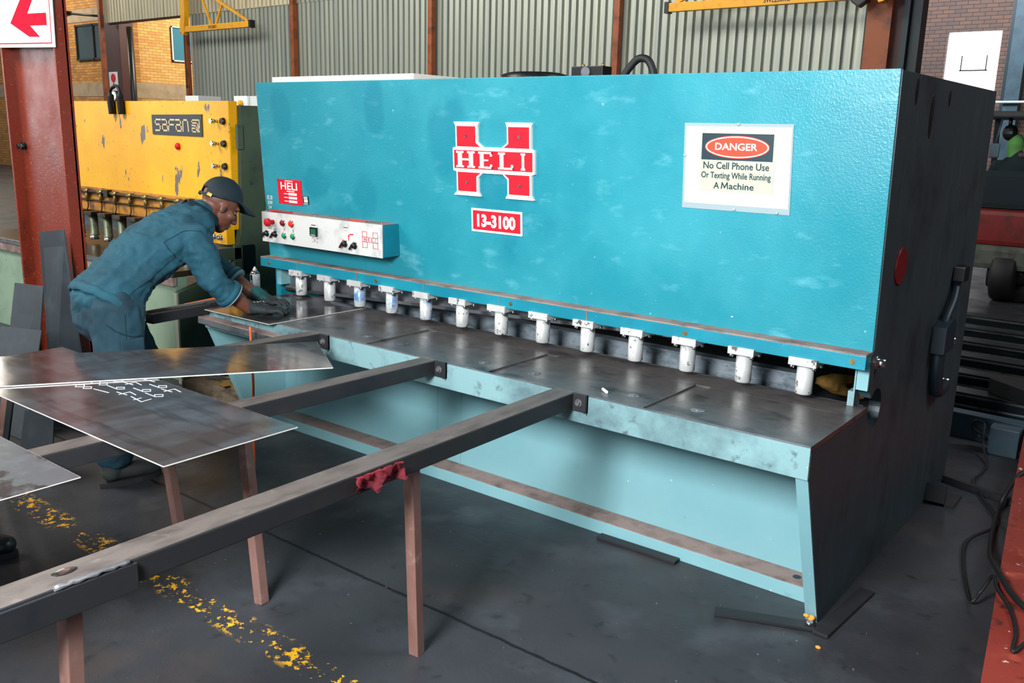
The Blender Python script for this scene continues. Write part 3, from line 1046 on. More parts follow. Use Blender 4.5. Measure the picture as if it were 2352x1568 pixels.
bm = nb(); bx(bm, .0, .09, 1.72, 1.74, 0, .1); bx(bm, .0, .13, 1.72, 1.9, 0, .012)
obj('foot_bracket', bm, BLACKIRON, SH)

# emblem plate
EM = obj('emblem', prism(nb(), [PN(x, z, -.001) for x, z in [
    (-2.003, 1.745), (-1.845, 1.745), (-1.858, 1.725), (-1.858, 1.655), (-1.825, 1.632), (-1.715, 1.632), (-1.682, 1.655), (-1.682, 1.725), (-1.69, 1.745), (-1.535, 1.745), (-1.545, 1.727), (-1.545, 1.63), (-1.527, 1.625), (-1.527, 1.52), (-1.545, 1.515), (-1.545, 1.425), (-1.532, 1.404),
    (-1.695, 1.404), (-1.682, 1.424), (-1.682, 1.49), (-1.71, 1.513), (-1.83, 1.513), (-1.858, 1.49), (-1.858, 1.424), (-1.845, 1.404), (-2.012, 1.404), (-1.992, 1.424), (-1.992, 1.515), (-2.012, 1.52), (-2.012, 1.625), (-1.992, 1.63), (-1.992, 1.727)]], NP * .014), WHITE, SH)
EM['label'] = 'red and white raised emblem plate'
for nm, a in (('red_field', [(-1.982, 1.725), (-1.868, 1.725), (-1.868, 1.65), (-1.84, 1.632), (-1.982, 1.632)]), ('red_field', [(-1.672, 1.725), (-1.555, 1.725), (-1.555, 1.632), (-1.70, 1.632), (-1.672, 1.65)]),
              ('red_field', [(-1.982, 1.513), (-1.84, 1.513), (-1.868, 1.495), (-1.868, 1.424), (-1.982, 1.424)]), ('red_field', [(-1.70, 1.513), (-1.555, 1.513), (-1.555, 1.424), (-1.672, 1.424), (-1.672, 1.495)]),
              ('red_band', [(-2.002, 1.615), (-1.537, 1.615), (-1.537, 1.53), (-2.002, 1.53)])):
    obj(nm, prism(nb(), [PN(x, z, .0145) for x, z in a], NP * .0015), RED, EM)


def serif(ch, x, z, w, h):
    """slab-serif letters as boxes: returns (x0, x1, z0, z1)"""
    s, k = w * .2, h * .12
    st = lambda c: [(c - s / 2, c + s / 2, z, z + h), (c - s * .95, c + s * .95, z, z + k), (c - s * .95, c + s * .95, z + h - k, z + h)]
    if ch == 'H':
        return st(x + w * .2) + st(x + w * .8) + [(x + w * .2, x + w * .8, z + h * .44, z + h * .56)]
    if ch == 'E':
        return st(x + w * .25) + [(x + w * .2, x + w * .85, z, z + k), (x + w * .2, x + w * .85, z + h - k, z + h), (x + w * .76, x + w * .85, z, z + h * .26), (x + w * .76, x + w * .85, z + h * .74, z + h), (x + w * .2, x + w * .62, z + h * .45, z + h * .55)]
    if ch == 'L':
        return st(x + w * .25) + [(x + w * .2, x + w * .9, z, z + k), (x + w * .8, x + w * .9, z, z + h * .3)]
    return st(x + w * .5)


def word(P, ux, uv, s, ws, h, gap, thick):
    b = nb()
    x = 0
    for ch, w in zip(s, ws):
        for a, c, e, g in serif(ch, x, 0, w, h):
            prism(b, [P + ux * a + uv * e, P + ux * c + uv * e, P + ux * c + uv * g, P + ux * a + uv * g], ux.cross(uv) * thick)
        x += w + gap
    return b


x = -1.985
for ch, w in zip('HELI', (.115, .1, .1, .06)):
    obj('letter', word(PN(x, 1.535, .016), V((1, 0, 0)), UVP, ch, (w,), .076, 0, .006), WHITE, EM)
    x += w + .018
bm = nb()
for x, z in ((-1.925, 1.68), (-1.61, 1.68), (-1.925, 1.465), (-1.61, 1.465)):
    cyl(bm, PN(x, z, .014), PN(x, z, .019), .007, seg=8)
obj('rivet', bm, MACH, EM)
# model plate
bm = nb(); prism(bm, [PN(-1.912, 1.235), PN(-1.606, 1.235), PN(-1.606, 1.346), PN(-1.912, 1.346)], NP * .004, .001)
mp_ = obj('model_plate', bm, WHITE, SH)
bm = nb(); prism(bm, [PN(-1.902, 1.245, .004), PN(-1.616, 1.245, .004), PN(-1.616, 1.336, .004), PN(-1.902, 1.336, .004)], NP * .0012)
obj('red_field', bm, RED, mp_)
bm = nb(); text_on(bm, '13-3100', PN(-1.875, 1.259, .0055), (1, 0, 0), UVP, .232, .062, .001, .045)
obj('lettering', bm, WHITE, mp_)
# rating plate and small sticker
bm = nb(); prism(bm, [PN(-3.38, 1.27), PN(-3.168, 1.27), PN(-3.168, 1.41), PN(-3.38, 1.41)], NP * .003)
rp = obj('rating_plate', bm, RED, SH)
bm = nb(); text_on(bm, 'HELI', PN(-3.35, 1.352, .0035), (1, 0, 0), UVP, .146, .042, .001, .018)
obj('lettering', bm, WHITE, rp)
for x0, x1, z, h_ in ((-3.30, -3.23, 1.341, .005), (-3.31, -3.24, 1.4, .004), (-3.325, -3.29, 1.327, .004), (-3.325, -3.29, 1.306, .004), (-3.325, -3.29, 1.285, .004)):
    y = PN(0, z).y
    obj('small_print', bx(nb(), x0, x1, y - .005, y - .004, z, z + h_), WHITE, rp)
for z in (1.322, 1.301, 1.280):
    y = PN(0, z).y
    obj('blank_field', bx(nb(), -3.285, -3.212, y - .0052, y - .0042, z, z + .013), WHITE, rp)
bm = nb()
for x in (-3.374, -3.174):
    for z in (1.276, 1.404):
        cyl(bm, PN(x, z, .003), PN(x, z, .006), .004, seg=8)
obj('rivet', bm, CHROME, rp)
bm = nb(); prism(bm, [PN(-3.162, 1.279), PN(-3.114, 1.279), PN(-3.114, 1.324), PN(-3.162, 1.324)], NP * .002)
sk = obj('info_sticker', bm, BLACK, SH)
bm = nb()
for x0, x1, z0, z1 in ((-3.155, -3.122, 1.316, 1.321), (-3.155, -3.122, 1.309, 1.313), (-3.153, -3.138, 1.29, 1.306), (-3.135, -3.122, 1.29, 1.306), (-3.157, -3.12, 1.281, 1.2845)):
    y = PN(0, z0).y
    bx(bm, x0, x1, y - .0035, y - .0025, z0, z1)
obj('white_print', bm, WHITE, sk)
bm = nb()
digits(bm, '13.51', PN(-3.487, 1.288, .001), (1, 0, 0), UVP, .05, .02, .0035)
digits(bm, '208', PN(-3.485, 1.26, .001), (1, 0, 0), UVP, .046, .018, .0035)
digits(bm, '24', PN(-3.48, 1.235, .001), (1, 0, 0), UVP, .03, .015, .003)
obj('handwritten_numbers', bm, CHALK, SH)

# control box
CB = obj('control_box', bx(nb(), -3.39, -2.412, .437, .56, 1.062, 1.228, .003), TEAL_PLAIN, SH)
obj('box_top', bx(nb(), -3.388, -2.414, .44, .556, 1.2285, 1.2305), DUST, CB)
obj('faceplate', bx(nb(), -3.392, -2.41, .431, .437, 1.06, 1.229, .001), FACE, CB)['label'] = 'grey brushed faceplate'
YF = .431
for nm, x, z, r, h, m in (('push_button', -3.347, 1.178, .013, .014, RED), ('push_button', -3.201, 1.178, .015, .016, REDDK), ('indicator_button', -3.127, 1.179, .016, .016, REDGL),
                          ('push_button', -3.193, 1.108, .014, .014, GREENB), ('push_button', -3.117, 1.110, .014, .014, GREENB)):
    bm = nb(); lathe(bm, (x, YF, z), (0, -1, 0), [(r, 0), (r, h * .8), (r * .75, h), (.001, h * 1.05)], 20)
    o = obj(nm, bm, m, CB)
    bm = nb(); lathe(bm, (x, YF, z), (0, -1, 0), [(r * 1.35, 0), (r * 1.35, .004), (r, .006)], 20)
    obj('button_ring', bm, CHROME, CB)
bm = nb(); lathe(bm, (-3.288, YF, 1.176), (0, -1, 0), [(.013, 0), (.013, .03), (.023, .032), (.023, .046), (.019, .052), (.001, .054)], 24)
obj('emergency_stop', bm, RED, CB)
for x, z in ((-3.348, 1.108), (-3.273, 1.110), (-2.689, 1.110), (-2.614, 1.107)):
    bm = nb(); lathe(bm, (x, YF, z), (0, -1, 0), [(.017, 0), (.017, .005), (.012, .008), (.012, .02), (.001, .021)], 20)
    obox(bm, (x - .006, YF - .024, z - .008), (-.6, 0, -.8), (0, 1, 0), (.8, 0, -.6), .016, .006, .004)
    obj('selector_switch', bm, BLACK, CB)
    bm = nb(); lathe(bm, (x, YF, z), (0, -1, 0), [(.021, 0), (.021, .003), (.017, .004)], 20)
    obj('switch_ring', bm, CHROME, CB)
bm = nb(); bx(bm, -2.967, -2.907, YF - .008, YF, 1.127, 1.175, .002)
obj('display_unit', bm, BLACK, CB)
obj('display_screen', bx(nb(), -2.958, -2.916, YF - .009, YF - .008, 1.138, 1.166), SCREEN, CB)
bm = nb(); text_on(bm, '150PX', (-2.958, YF - .0085, 1.1295), (1, 0, 0), (0, 0, 1), .042, .007, .001)
obj('lettering', bm, WHITE, CB)
bm = nb()
for x0, x1, z0, z1 in ((-2.96, -2.925, 1.184, 1.188), (-2.955, -2.94, 1.116, 1.1185), (-2.92, -2.905, 1.1155, 1.118), (-2.935, -2.932, 1.098, 1.112), (-2.955, -2.94, 1.096, 1.0975), (-2.92, -2.905, 1.096, 1.0975),
                       (-2.70, -2.665, 1.193, 1.196), (-2.70, -2.67, 1.178, 1.179), (-3.34, -3.30, 1.137, 1.139), (-3.285, -3.262, 1.136, 1.139)):
    bx(bm, x0, x1, YF - .001, YF, z0, z1)
obj('black_print', bm, BLACK, CB)
bm = nb()
bm.free()
for P in ([(-2.657, 1.128), (-2.657, 1.15), (-2.652, 1.15), (-2.66, 1.16), (-2.668, 1.15), (-2.663, 1.15), (-2.663, 1.128)], [(-3.195, 1.13), (-3.188, 1.143), (-3.192, 1.143), (-3.19, 1.152), (-3.197, 1.139), (-3.193, 1.139)],
          [(-2.712, 1.118), (-2.705, 1.118), (-2.705, 1.13), (-2.712, 1.13)], [(-2.712, 1.085), (-2.705, 1.085), (-2.705, 1.10), (-2.712, 1.10)], [(-2.655, 1.157), (-2.625, 1.160), (-2.625, 1.166), (-2.655, 1.163)]):
    obj('red_print', prism(nb(), [(x, YF - .001, z) for x, z in P], (0, .001, 0)), RED, CB)
for (x0, z0, x1, z1) in ((-2.556, 1.186, -2.522, 1.158), (-2.477, 1.186, -2.443, 1.158), (-2.556, 1.158, -2.443, 1.134), (-2.553, 1.134, -2.520, 1.104), (-2.475, 1.134, -2.442, 1.104)):
    bm = nb()
    for a, b in (((x0, z0), (x1, z0)), ((x1, z0), (x1, z1)), ((x1, z1), (x0, z1)), ((x0, z1), (x0, z0))):
        beam(bm, (a[0], YF - .0005, a[1]), (b[0], YF - .0005, b[1]), .002, .002, 0, (0, 1, 0))
    obj('logo_outline', bm, RED, CB)
x = -2.545
for ch, w in zip('HELI', (.022, .02, .02, .012)):
    obj('letter', word(V((x, YF, 1.139)), V((1, 0, 0)), V((0, 0, 1)), ch, (w,), .014, 0, .001), RED, CB)
    x += w + .006
bm = nb(); prism(bm, [(-3.118, YF - .001, 1.13), (-3.112, YF - .001, 1.13), (-3.112, YF - .001, 1.143), (-3.115, YF - .001, 1.15), (-3.118, YF - .001, 1.143)], (0, .001, 0))
obj('green_print', bm, GREENB, CB)
for x in (-3.375, -2.95, -2.43):
    bm = nb(); cyl(bm, (x, .45, 1.2305), (x, .45, 1.2345), .004, seg=8)
    obj('lid_screw', bm, CHROME, CB)
tag(obj('hacksaw_blade', obox(nb(), (-3.25, .455, 1.2385), (1, .02, .0), (0, 1, 0), (0, 0, 1), .09, .011, .002), RED), 'thin red blade lying on the left end of the control box', 'blade')
tag(obj('marker_strip', obox(nb(), (-2.62, .465, 1.2335), (1, .01, 0), (0, 1, 0), (0, 0, 1), .06, .008, .002), ORED), 'short red strip lying on the right end of the control box', 'strip')

# danger notice in a plastic sleeve
DS = empty('danger_sign', PN(-.57, 1.43, .0), 'white danger notice in a clear sleeve forbidding cell phone use, on the blue panel', 'sign')
bm = nb(); prism(bm, [PN(-.795, 1.425, .0005), PN(-.35, 1.425, .0005), PN(-.357, 1.755, .0005), PN(-.797, 1.755, .0005)], NP * .002)
obj('plastic_sleeve', bm, PLASTIC, DS)
bm = nb(); prism(bm, [PN(-.785, 1.447, .002), PN(-.357, 1.447, .002), PN(-.362, 1.742, .002), PN(-.787, 1.742, .002)], NP * .002)
obj('white_card', bm, GLOSSW, DS)
bm = nb(); prism(bm, [PN(-.722, 1.498, .004), PN(-.42, 1.498, .004), PN(-.422, 1.724, .004), PN(-.722, 1.724, .004)], NP * .0025, .001)
SB = obj('sign_board', bm, CREAM, DS)
bm = nb(); prism(bm, [PN(-.717, 1.617, .0065), PN(-.427, 1.617, .0065), PN(-.427, 1.717, .0065), PN(-.717, 1.717, .0065)], NP * .0008)
obj('dark_field', bm, NAVY, SB)
for r1, r2, d, m in ((.132, .043, .0074, RED), (.129, .0405, .0078, CREAM), (.122, .035, .0084, ORED)):
    bm = nb(); prism(bm, [PN(-.572 + r1 * math.cos(a), 1.667 + r2 * math.sin(a), d) for a in [2 * PI * k / 40 for k in range(40)]], NP * .0006)
    obj('oval_field', bm, m, SB)
bm = nb(); text_on(bm, 'DANGER', PN(-.66, 1.655, .0092), (1, 0, 0), UVP, .172, .027, .0006, .018)
obj('lettering', bm, WHITE, SB)
for txt, P, w, h_ in (('No Cell Phone Use', PN(-.707, 1.583, .007), .268, .027), ('Or Texting While Running', PN(-.714, 1.540, .007), .284, .032), ('A', PN(-.66, 1.508, .007), .0235, .025), ('achine', PN(-.596, 1.508, .007), .101, .025)):
    bm = nb(); text_on(bm, txt, P, (1, 0, 0), UVP, w, h_, .0006, .014)
    obj('lettering', bm, NAVY, SB)
bm = nb(); strokes(bm, [[(0, 0), (.1, 1)], [(.1, 1), (.5, .15)], [(.5, .15), (.9, 1)], [(.9, 1), (1, 0)]], PN(-.627, 1.510, .007), (1, 0, 0), UVP, .026, .022, .0042, .0006)
obj('lettering', bm, NAVY, SB)
for x, z in ((-.572, 1.752), (-.572, 1.432), (-.40, 1.43), (-.79, 1.63)):
    bm = nb(); ell(bm, PN(x, z, .004), (1, 0, 0), NP, UVP, (.008, .004, .006), 8)
    obj('tape_blob', bm, PLASTIC, DS)

# ================================================================== YELLOW PRESS BRAKE
PB = empty('press_brake', (-5.8, 1.2, 0), 'yellow and grey green sheet metal machine behind the worker, paint chipped', 'machine')
YB = .96
bm = nb(); bx(bm, -7.6, -4.425, YB, YB + .07, 1.0, 1.862, .006)
yf = obj('front_beam', bm, YEL, PB)
bm = nb(); bx(bm, -7.6, -4.5, YB - .012, YB - .001, 1.005, 1.19, .004)
obj('lower_lip', bm, YELD, yf)
bm = nb(); prism(bm, [(-4.44, .49, 0), (-4.44, .49, .62), (-4.44, .93, .75), (-4.44, 1.0, .98), (-4.44, 1.03, 1.835), (-4.44, 2.4, 1.845), (-4.44, 2.4, 0)], (.05, 0, 0), .004)
gs = obj('side_frame', bm, GREEN, PB)
bm = nb(); bx(bm, -4.43, -4.395, .478, .49, 0, .62)
obj('frame_edge', bm, CREAM, gs)
bm = nb(); bx(bm, -7.6, -4.46, 1.03, 2.3, 1.2, 1.80)
obj('rear_housing', bm, GREEN, PB)
bm = nb(); bx(bm, -7.6, -4.46, .52, .60, 0, .715)
obj('pale_apron', bm, PGREEN, PB)
bm = nb(); bx(bm, -7.6, -4.45, .50, 1.25, .715, .752, .003)
bt = obj('bed_table', bm, BROWNTOP, PB)
bm = nb(); bx(bm, -7.6, -4.45, .488, .50, .718, .75)
obj('bed_edge', bm, MACH, bt)
bm = nb(); bx(bm, -7.6, -4.45, .49, .52, .655, .712, .003)
obj('bed_rail', bm, DUST, bt)
bm = nb(); bx(bm, -5.62, -5.29, .4885, .4895, .66, .70)
ml = obj('measure_label', bm, PGREEN, bt)
bm = nb(); strokes(bm, DIG['2'], (-5.48, .488, .668), (1, 0, 0), (0, 0, 1), .06, .026, .006)
obj('handwritten_mark', bm, BLACK, bt)
bm = nb(); bx(bm, -7.6, -4.47, 1.02, 1.06, .86, 1.0)
obj('blade_holder', bm, MACH, PB)
# name plate
bm = nb(); prism(bm, [(-5.36, YB - .008, 1.625), (-4.73, YB - .008, 1.62), (-4.727, YB - .008, 1.772), (-5.36, YB - .008, 1.765)], (0, .008, 0), .002)
npl = obj('name_plate', bm, DKPLATE, PB)
LET = {'S': [[(1, 1), (0, 1), (0, .55), (.9, .55), (.9, 0), (0, 0)]], 'A': [[(0, 1), (.85, 1), (1.05, 0), (0.1, 0), (0, .55), (.95, .55)]], 'F': [[(1, 1), (.1, 1), (-.1, 0)], [(0, .55), (.85, .55)]], 'N': [[(0, 0), (0.05, 1), (.9, 1), (1, 0)]]}
for i, ch in enumerate('SAFAN'):
    bm = nb(); strokes(bm, LET[ch], (-5.31 + i * .088, YB - .0085, 1.655), (1, 0, 0), (0, 0, 1), .068, .076, .011, .002)
    obj('letter', bm, GOLD, npl)
for ln in ([(1, 1), (0, 1), (0, .75), (.75, .75), (1, .3)], [(1.05, 1), (1.05, .35)], [(0, .55), (.6, .5), (1.05, .0)], [(0, .3), (.5, .3), (.85, 0)], [(0, .15), (0, 0), (.5, 0)]):
    bm = nb(); strokes(bm, [ln], (-4.845, YB - .0085, 1.652), (1, 0, 0), (0, 0, 1), .085, .08, .009, .002)
    obj('logo_stroke', bm, GOLD, npl)
bm = nb(); lathe(bm, (-5.043, YB, 1.547), (0, -1, 0), [(.024, 0), (.024, .012), (.014, .022), (.001, .025)], 18)
obj('red_lamp', bm, RED, PB)
for z in (1.728, 1.579, 1.428):
    for x in (-4.56, -4.485):
        bm = nb()
        if x < -4.5:
            cyl(bm, (x, YB, z), (x, YB - .03, z), .011, seg=10); cyl(bm, (x - .0, YB - .03, z), (x - .0, YB - .055, z), .017, seg=6)
        else:
            cyl(bm, (x, YB, z), (x, YB - .022, z), .025, .02, seg=12)
        obj('clamp_bolt', bm, CHROME if x < -4.5 else BLACK, PB)
bm = nb(); tube(bm, [(-7.5, .93, 1.157), (-4.62, .93, 1.157)], .013, 10)
mpipe = obj('supply_pipe', bm, PIPE, PB)
bm = nb(); tube(bm, [(-7.5, .935, 1.09), (-4.8, .935, 1.09)], .006, 8)
obj('thin_pipe', bm, PIPE, PB)
for i in range(9):
    x = -6.353 + (i - 1) * .2185
    bm = nb(); cyl(bm, (x - .035, .93, 1.157), (x + .035, .93, 1.157), .021, seg=8); cyl(bm, (x, .93, 1.16), (x, .93, 1.075), .015, seg=8)
    ft = obj('pipe_fitting', bm, BRASS, PB)
    if i != 7:
        bm = nb(); tube(bm, spline([(x, .93, 1.09), (x, .93, 1.03), (x - .03, .92, .985)], 4), .005, 6)
        obj('drop_pipe', bm, PIPE, ft)
for x in (-6.0, -4.87):
    bm = nb(); bx(bm, x - .05, x + .01, .905, .945, 1.125, 1.185, .004)
    obj('valve_block', bm, PIPE, mpipe)
for i in range(10):
    x = -6.66 + i * .2185
    bm = nb(); lathe(bm, (x, .90, .795), (0, 0, 1), [(.03, 0), (.036, .004), (.036, .03), (.032, .032), (.032, .19)], 18)
    h = obj('hold_down', bm, OLIVE, PB)
    bm = nb(); lathe(bm, (x, .90, .79), (0, 0, 1), [(.034, -.01), (.037, 0), (.037, .022)], 18)
    obj('chrome_foot', bm, CHROME, h)
    bm = nb(); bx(bm, x - .06, x + .06, .85, .95, .975, 1.004, .004)
    obj('clamp_block', bm, PIPE, h)
# bracket group on the right end of the brake
bm = nb(); bx(bm, -4.62, -4.43, .905, .97, .90, 1.04, .004)
eb = obj('end_block', bm, YEL, PB)
for x in (-4.58, -4.5):
    bm = nb(); bolt(bm, (x, .905, .945), (0, -1, 0), .016, .03)
    obj('end_bolt', bm, CHROME, eb)
bm = nb(); bx(bm, -4.55, -4.38, .80, .985, .80, .885, .004); bx(bm, -4.40, -4.38, .93, .985, .74, .9)
obj('end_bracket', bm, GREEN, PB)
bm = nb(); bx(bm, -4.392, -4.37, 1.0, 1.085, .70, .895, .004)
obj('rubber_pad', bm, BLACK, PB)
bm = nb(); cyl(bm, (-4.385, 1.005, 1.70), (-4.385, 1.005, 1.55), .012, seg=8); bx(bm, -4.395, -4.37, .985, 1.03, 1.545, 1.71, .004)
obj('side_handle', bm, GREEN, PB)
tag(obj('junction_box', bx(nb(), -5.46, -5.285, 1.3, 1.5, 1.802, 1.915, .004), FRAMEW), 'pale grey box on top of the yellow machine, left of the gap', 'box')
t = empty('terminal_box', (-4.6, 1.5, 1.82), 'white box with a yellow knob on the right end of the yellow machine', 'box')
bm = nb(); bx(bm, -4.84, -4.685, 1.3, 1.5, 1.802, 1.91, .004)
obj('box_body', bm, WHITE, t)
bm = nb(); lathe(bm, (-4.75, 1.3, 1.86), (0, -1, 0), [(.02, 0), (.02, .02), (.012, .03)], 12)
obj('yellow_knob', bm, CRANE, t)
bm = nb(); bx(bm, -4.68, -4.47, 1.32, 1.5, 1.802, 1.91, .004)
obj('box_side', bm, FRAMEW, t)
t = empty('pressure_gauge', (-6.1, 1.1, 1.86), 'small round gauge standing on top edge of the yellow machine', 'gauge')
bm = nb(); cyl(bm, (-6.06, 1.1, 1.802), (-6.06, 1.1, 1.90), .012)
obj('stem', bm, BLACK, t)
bm = nb(); cyl(bm, (-6.06, 1.06, 1.905), (-6.06, 1.1, 1.905), .04)
obj('housing', bm, BLACK, t)
bm = nb(); cyl(bm, (-6.06, 1.055, 1.905), (-6.06, 1.06, 1.905), .034)
obj('dial', bm, WHITE, t)
bm = nb(); tube(bm, spline([(-5.885, .94, 1.765), (-5.885, .935, 1.86), (-5.88, .935, 1.94), (-5.815, .945, 1.972), (-5.755, .935, 1.94), (-5.75, .935, 1.86), (-5.75, .94, 1.765)], 6), [.026] * 10 + [.012] * 17 + [.026] * 10, 10)
tag(obj('hanging_strap', bm, RUBBER), 'black looped rubber strap hung over the top edge of the yellow machine', 'strap')
tag(obj('steel_strip', obox(nb(), (-5.05, .62, .7555), (1, .12, 0), (-.12, 1, 0), (0, 0, 1), .12, .012, .003), EDGE), 'narrow bright steel strip lying on the brown bed of the yellow machine', 'strip')

# ================================================================== RED STEEL COLUMN
CO = empty('steel_column', (-4.5, -.2, 0), 'tall red oxide steel column at the left edge with arrow sign', 'column')
bm = nb(); bx(bm, -4.86, -4.2, -.215, -.195, 0, 6.0)
obj('web', bm, REDCOL, CO)
for x in (-4.22, -4.86):
    bm = nb(); bx(bm, x, x + .02, -.275, -.20, 0, 6.0, .006)
    obj('flange', bm, REDCOL, CO)
bm = nb(); bx(bm, -4.95, -4.1, -.38, -.05, 0, .02)
obj('base_plate', bm, REDCOL, CO)
for x in (-5.0 + .17, -4.79):
    bm = nb(); bolt(bm, (x, -.215, 1.55), (0, -1, 0), .016, .03)
    obj('bolt', bm, BLACK, CO)
AS = empty('arrow_sign', (-4.45, -.335, 2.1), 'white sign with a red arrow pointing left on the red column', 'sign')
bm = nb(); prism(bm, [(-4.86, -.29, 2.11), (-4.168, -.29, 2.088), (-4.155, -.29, 2.46), (-4.86, -.29, 2.48)], (0, .006, 0), .001)
obj('sign_board', bm, MATW, AS)
bm = nb()
for a, b in (((-4.84, 2.131), (-4.197, 2.111)), ((-4.197, 2.111), (-4.184, 2.44))):
    beam(bm, (a[0], -.2905, a[1]), (b[0], -.2905, b[1]), .005, .002, 0, (0, 1, 0))
obj('red_border', bm, MATR, AS)
bm = nb(); prism(bm, [(x, -.292, z) for x, z in [(-4.236, 2.205), (-4.234, 2.268), (-4.45, 2.275), (-4.325, 2.395), (-4.46, 2.40), (-4.66, 2.235), (-4.45, 2.155), (-4.325, 2.148), (-4.43, 2.212)]], (0, .002, 0))
obj('arrow', bm, MATR, AS)

# plates leaning on the column
def leaning(name, TL, TR, BR, BL, label, m=PLATE, th=.006):
    TL, TR, BR, BL = V(TL), V(TR), V(BR), V(BL)
    n = (TR - TL).cross(BL - TL).normalized()
    bm = nb(); prism(bm, [TL, TR, BR, BL], n * th)
    return tag(obj(name, bm, m), label, 'metal plate', 'steel offcuts leaning by the red column')


leaning('steel_offcut', (-4.43, -.345, 1.075), (-4.135, -.345, 1.115), (-3.83, -.43, .004), (-4.14, -.50, .004), 'tallest dark steel offcut leaning against the red column')
leaning('steel_offcut', (-4.78, -.36, .74), (-4.41, -.36, .765), (-4.24, -.56, .004), (-4.62, -.58, .004), 'mottled grey steel offcut leaning at the left of the tallest one')
leaning('steel_offcut', (-4.62, -.53, .52), (-4.17, -.50, .56), (-4.0, -.72, .004), (-4.6, -.74, .004), 'short wide dark offcut standing in front of the other leaning plates')
leaning('steel_offcut', (-3.60, -.87, .30), (-3.38, -.83, .32), (-3.28, -.92, .004), (-3.55, -.96, .004), 'low dark teal offcut standing beneath the chalk-marked sheet')
for i, (x, m, lb) in enumerate(((-3.72, LEGM, 'rusty steel strip standing at the lower left under the sheets'), (-3.66, BLACKIRON, 'dark steel strip standing beside the rusty one under the sheets'))):
    bm = nb(); beam(bm, (x, -.98, .003), (x - .05, -.88, .36), .035, .012)
    tag(obj('flat_strip', bm, m), lb, 'strip')
bm = nb(); tube(bm, spline([(-3.55, -1.06, .02), (-3.52, -1.09, .05), (-3.5, -1.1, .1), (-3.5, -1.08, .16)], 5), .012, 8)
tag(obj('orange_hook', bm, ORANGE), 'short orange hook end on the floor at the lower left', 'hook')

# ================================================================== SUPPORT ARMS
def arm(label, R, Fr, w, legs, h=.06, z=.742):
    """square tube from the table (R) to its front end (Fr) with legs at distances y"""
    t = empty('support_arm', (R[0], R[1], 0), label, 'support arm', 'support arms bolted to the front of the table')
    a, b = V((R[0], R[1], z - h / 2)), V((Fr[0], Fr[1], z - h / 2))
    bm = nb(); beam(bm, a, b, w, h, .004)
    tb_ = obj('beam', bm, BLACKIRON, t)
    bm = nb(); beam(bm, a + V((0, 0, h / 2 + .0005)), b + V((0, 0, h / 2 + .0005)), w - .008, .001, 0)
    obj('scuffed_top', bm, ARMTOP, tb_)
    d = (b - a).normalized()
    s = V((d.y, -d.x, 0)) * -1
    s = V((1, 0, 0))
    p = a + s * (w / 2 + .03)
    bm = nb(); bx(bm, p.x - .036, p.x + .032, -.0175, -.0075, z - .066, z + .003, .002); bx(bm, p.x + .026, p.x + .032, -.03, -.0075, z - .066, z + .003, .002)
    mp = obj('mounting_plate', bm, BLACKIRON, t)
    bm = nb(); bolt(bm, (p.x - .006, -.016, z - .032), (0, -1, 0), .010, .012)
    obj('cap_bolt', bm, MACH, mp)
    for (ty, foot) in legs:
        k = (ty - a.y) / (b.y - a.y)
        top = a.lerp(b, k) - V((0, 0, h / 2))
        f = V(foot)
        dd = (top - f).normalized()
        e1 = V((1, .12, 0)); e1 = (e1 - dd * e1.dot(dd)).normalized()
        bm = nb(); obox(bm, (top + f) / 2, e1, dd.cross(e1), dd, .019, .019, (top - f).length / 2, .003)
        obj('leg', bm, LEGM, t)
    return t


A1 = arm('long support arm nearest the camera, running off at lower left', (-.962, -.009), (-.935, -2.42), .10, [(-.85, (-.968, -.81, 0)), (-1.93, (-.90, -1.98, 0))])
bm = nb()
random.seed(3)
px_ = None
wl = [(-.888, -1.98 + .0125 * i + random.uniform(-.003, .003), .742 + random.uniform(0, .004)) for i in range(14)]
tube(bm, wl, [.006 + .002 * math.sin(i * 2.1) for i in range(14)], 8)
obj('weld_bead', bm, MACH, A1)
bm = nb(); ell(bm, (-.95, -1.93, .743), (1, 0, 0), (0, 1, 0), (0, 0, 1), (.018, .03, .003), 10)
obj('ground_patch', bm, CHROME, A1)
bm = nb(); bx(bm, -.888, -.880, -2.38, -1.80, .672, .738, .002)
obj('splice_plate', bm, BLACKIRON, A1)
arm('middle support arm, passing under the chalk-marked sheet', (-1.672, -.009), (-1.745, -1.78), .088, [(-.93, (-1.628, -.94, 0))])
arm('short support arm farthest from the camera, under the long strip sheet', (-2.42, -.009), (-2.56, -1.25), .085, [(-.80, (-2.40, -.79, 0))])
# squaring arm at the left end of the table
SQ = empty('squaring_arm', (-3.3, .1, .7), 'dark squaring arm along the left end of the table', 'guide arm')
bm = nb(); beam(bm, (-3.285, -.36, .735), (-3.314, -.010, .735), .06, .05, .003); beam(bm, (-3.314, -.010, .757), (-3.36, .40, .757), .06, .022, .002)
obj('beam', bm, BLACKIRON, SQ)
bm = nb(); beam(bm, (-3.31, -.36, .7665), (-3.36, .40, .774), .012, .012, .001)
obj('stop_edge', bm, MACH, SQ)
bm = nb(); beam(bm, (-3.385, -.08, .758), (-3.475, .36, .758), .035, .006, .001)
tag(obj('copper_strip', bm, ORANGE), 'orange brown strip lying behind the squaring arm', 'strip')
# loose angle bar in front of the lip
AB = empty('angle_bar', (-2.8, -.06, .69), 'loose brown angle bar hooked along the left of the table lip', 'bar')
bm = nb(); beam(bm, (-3.28, -.055, .705), (-2.50, -.07, .70), .055, .006, .001)
obj('top_leg', bm, DUST, AB)
bm = nb(); beam(bm, (-3.28, -.082, .688), (-2.50, -.097, .684), .006, .03, .001)
obj('front_leg', bm, MACH, AB)

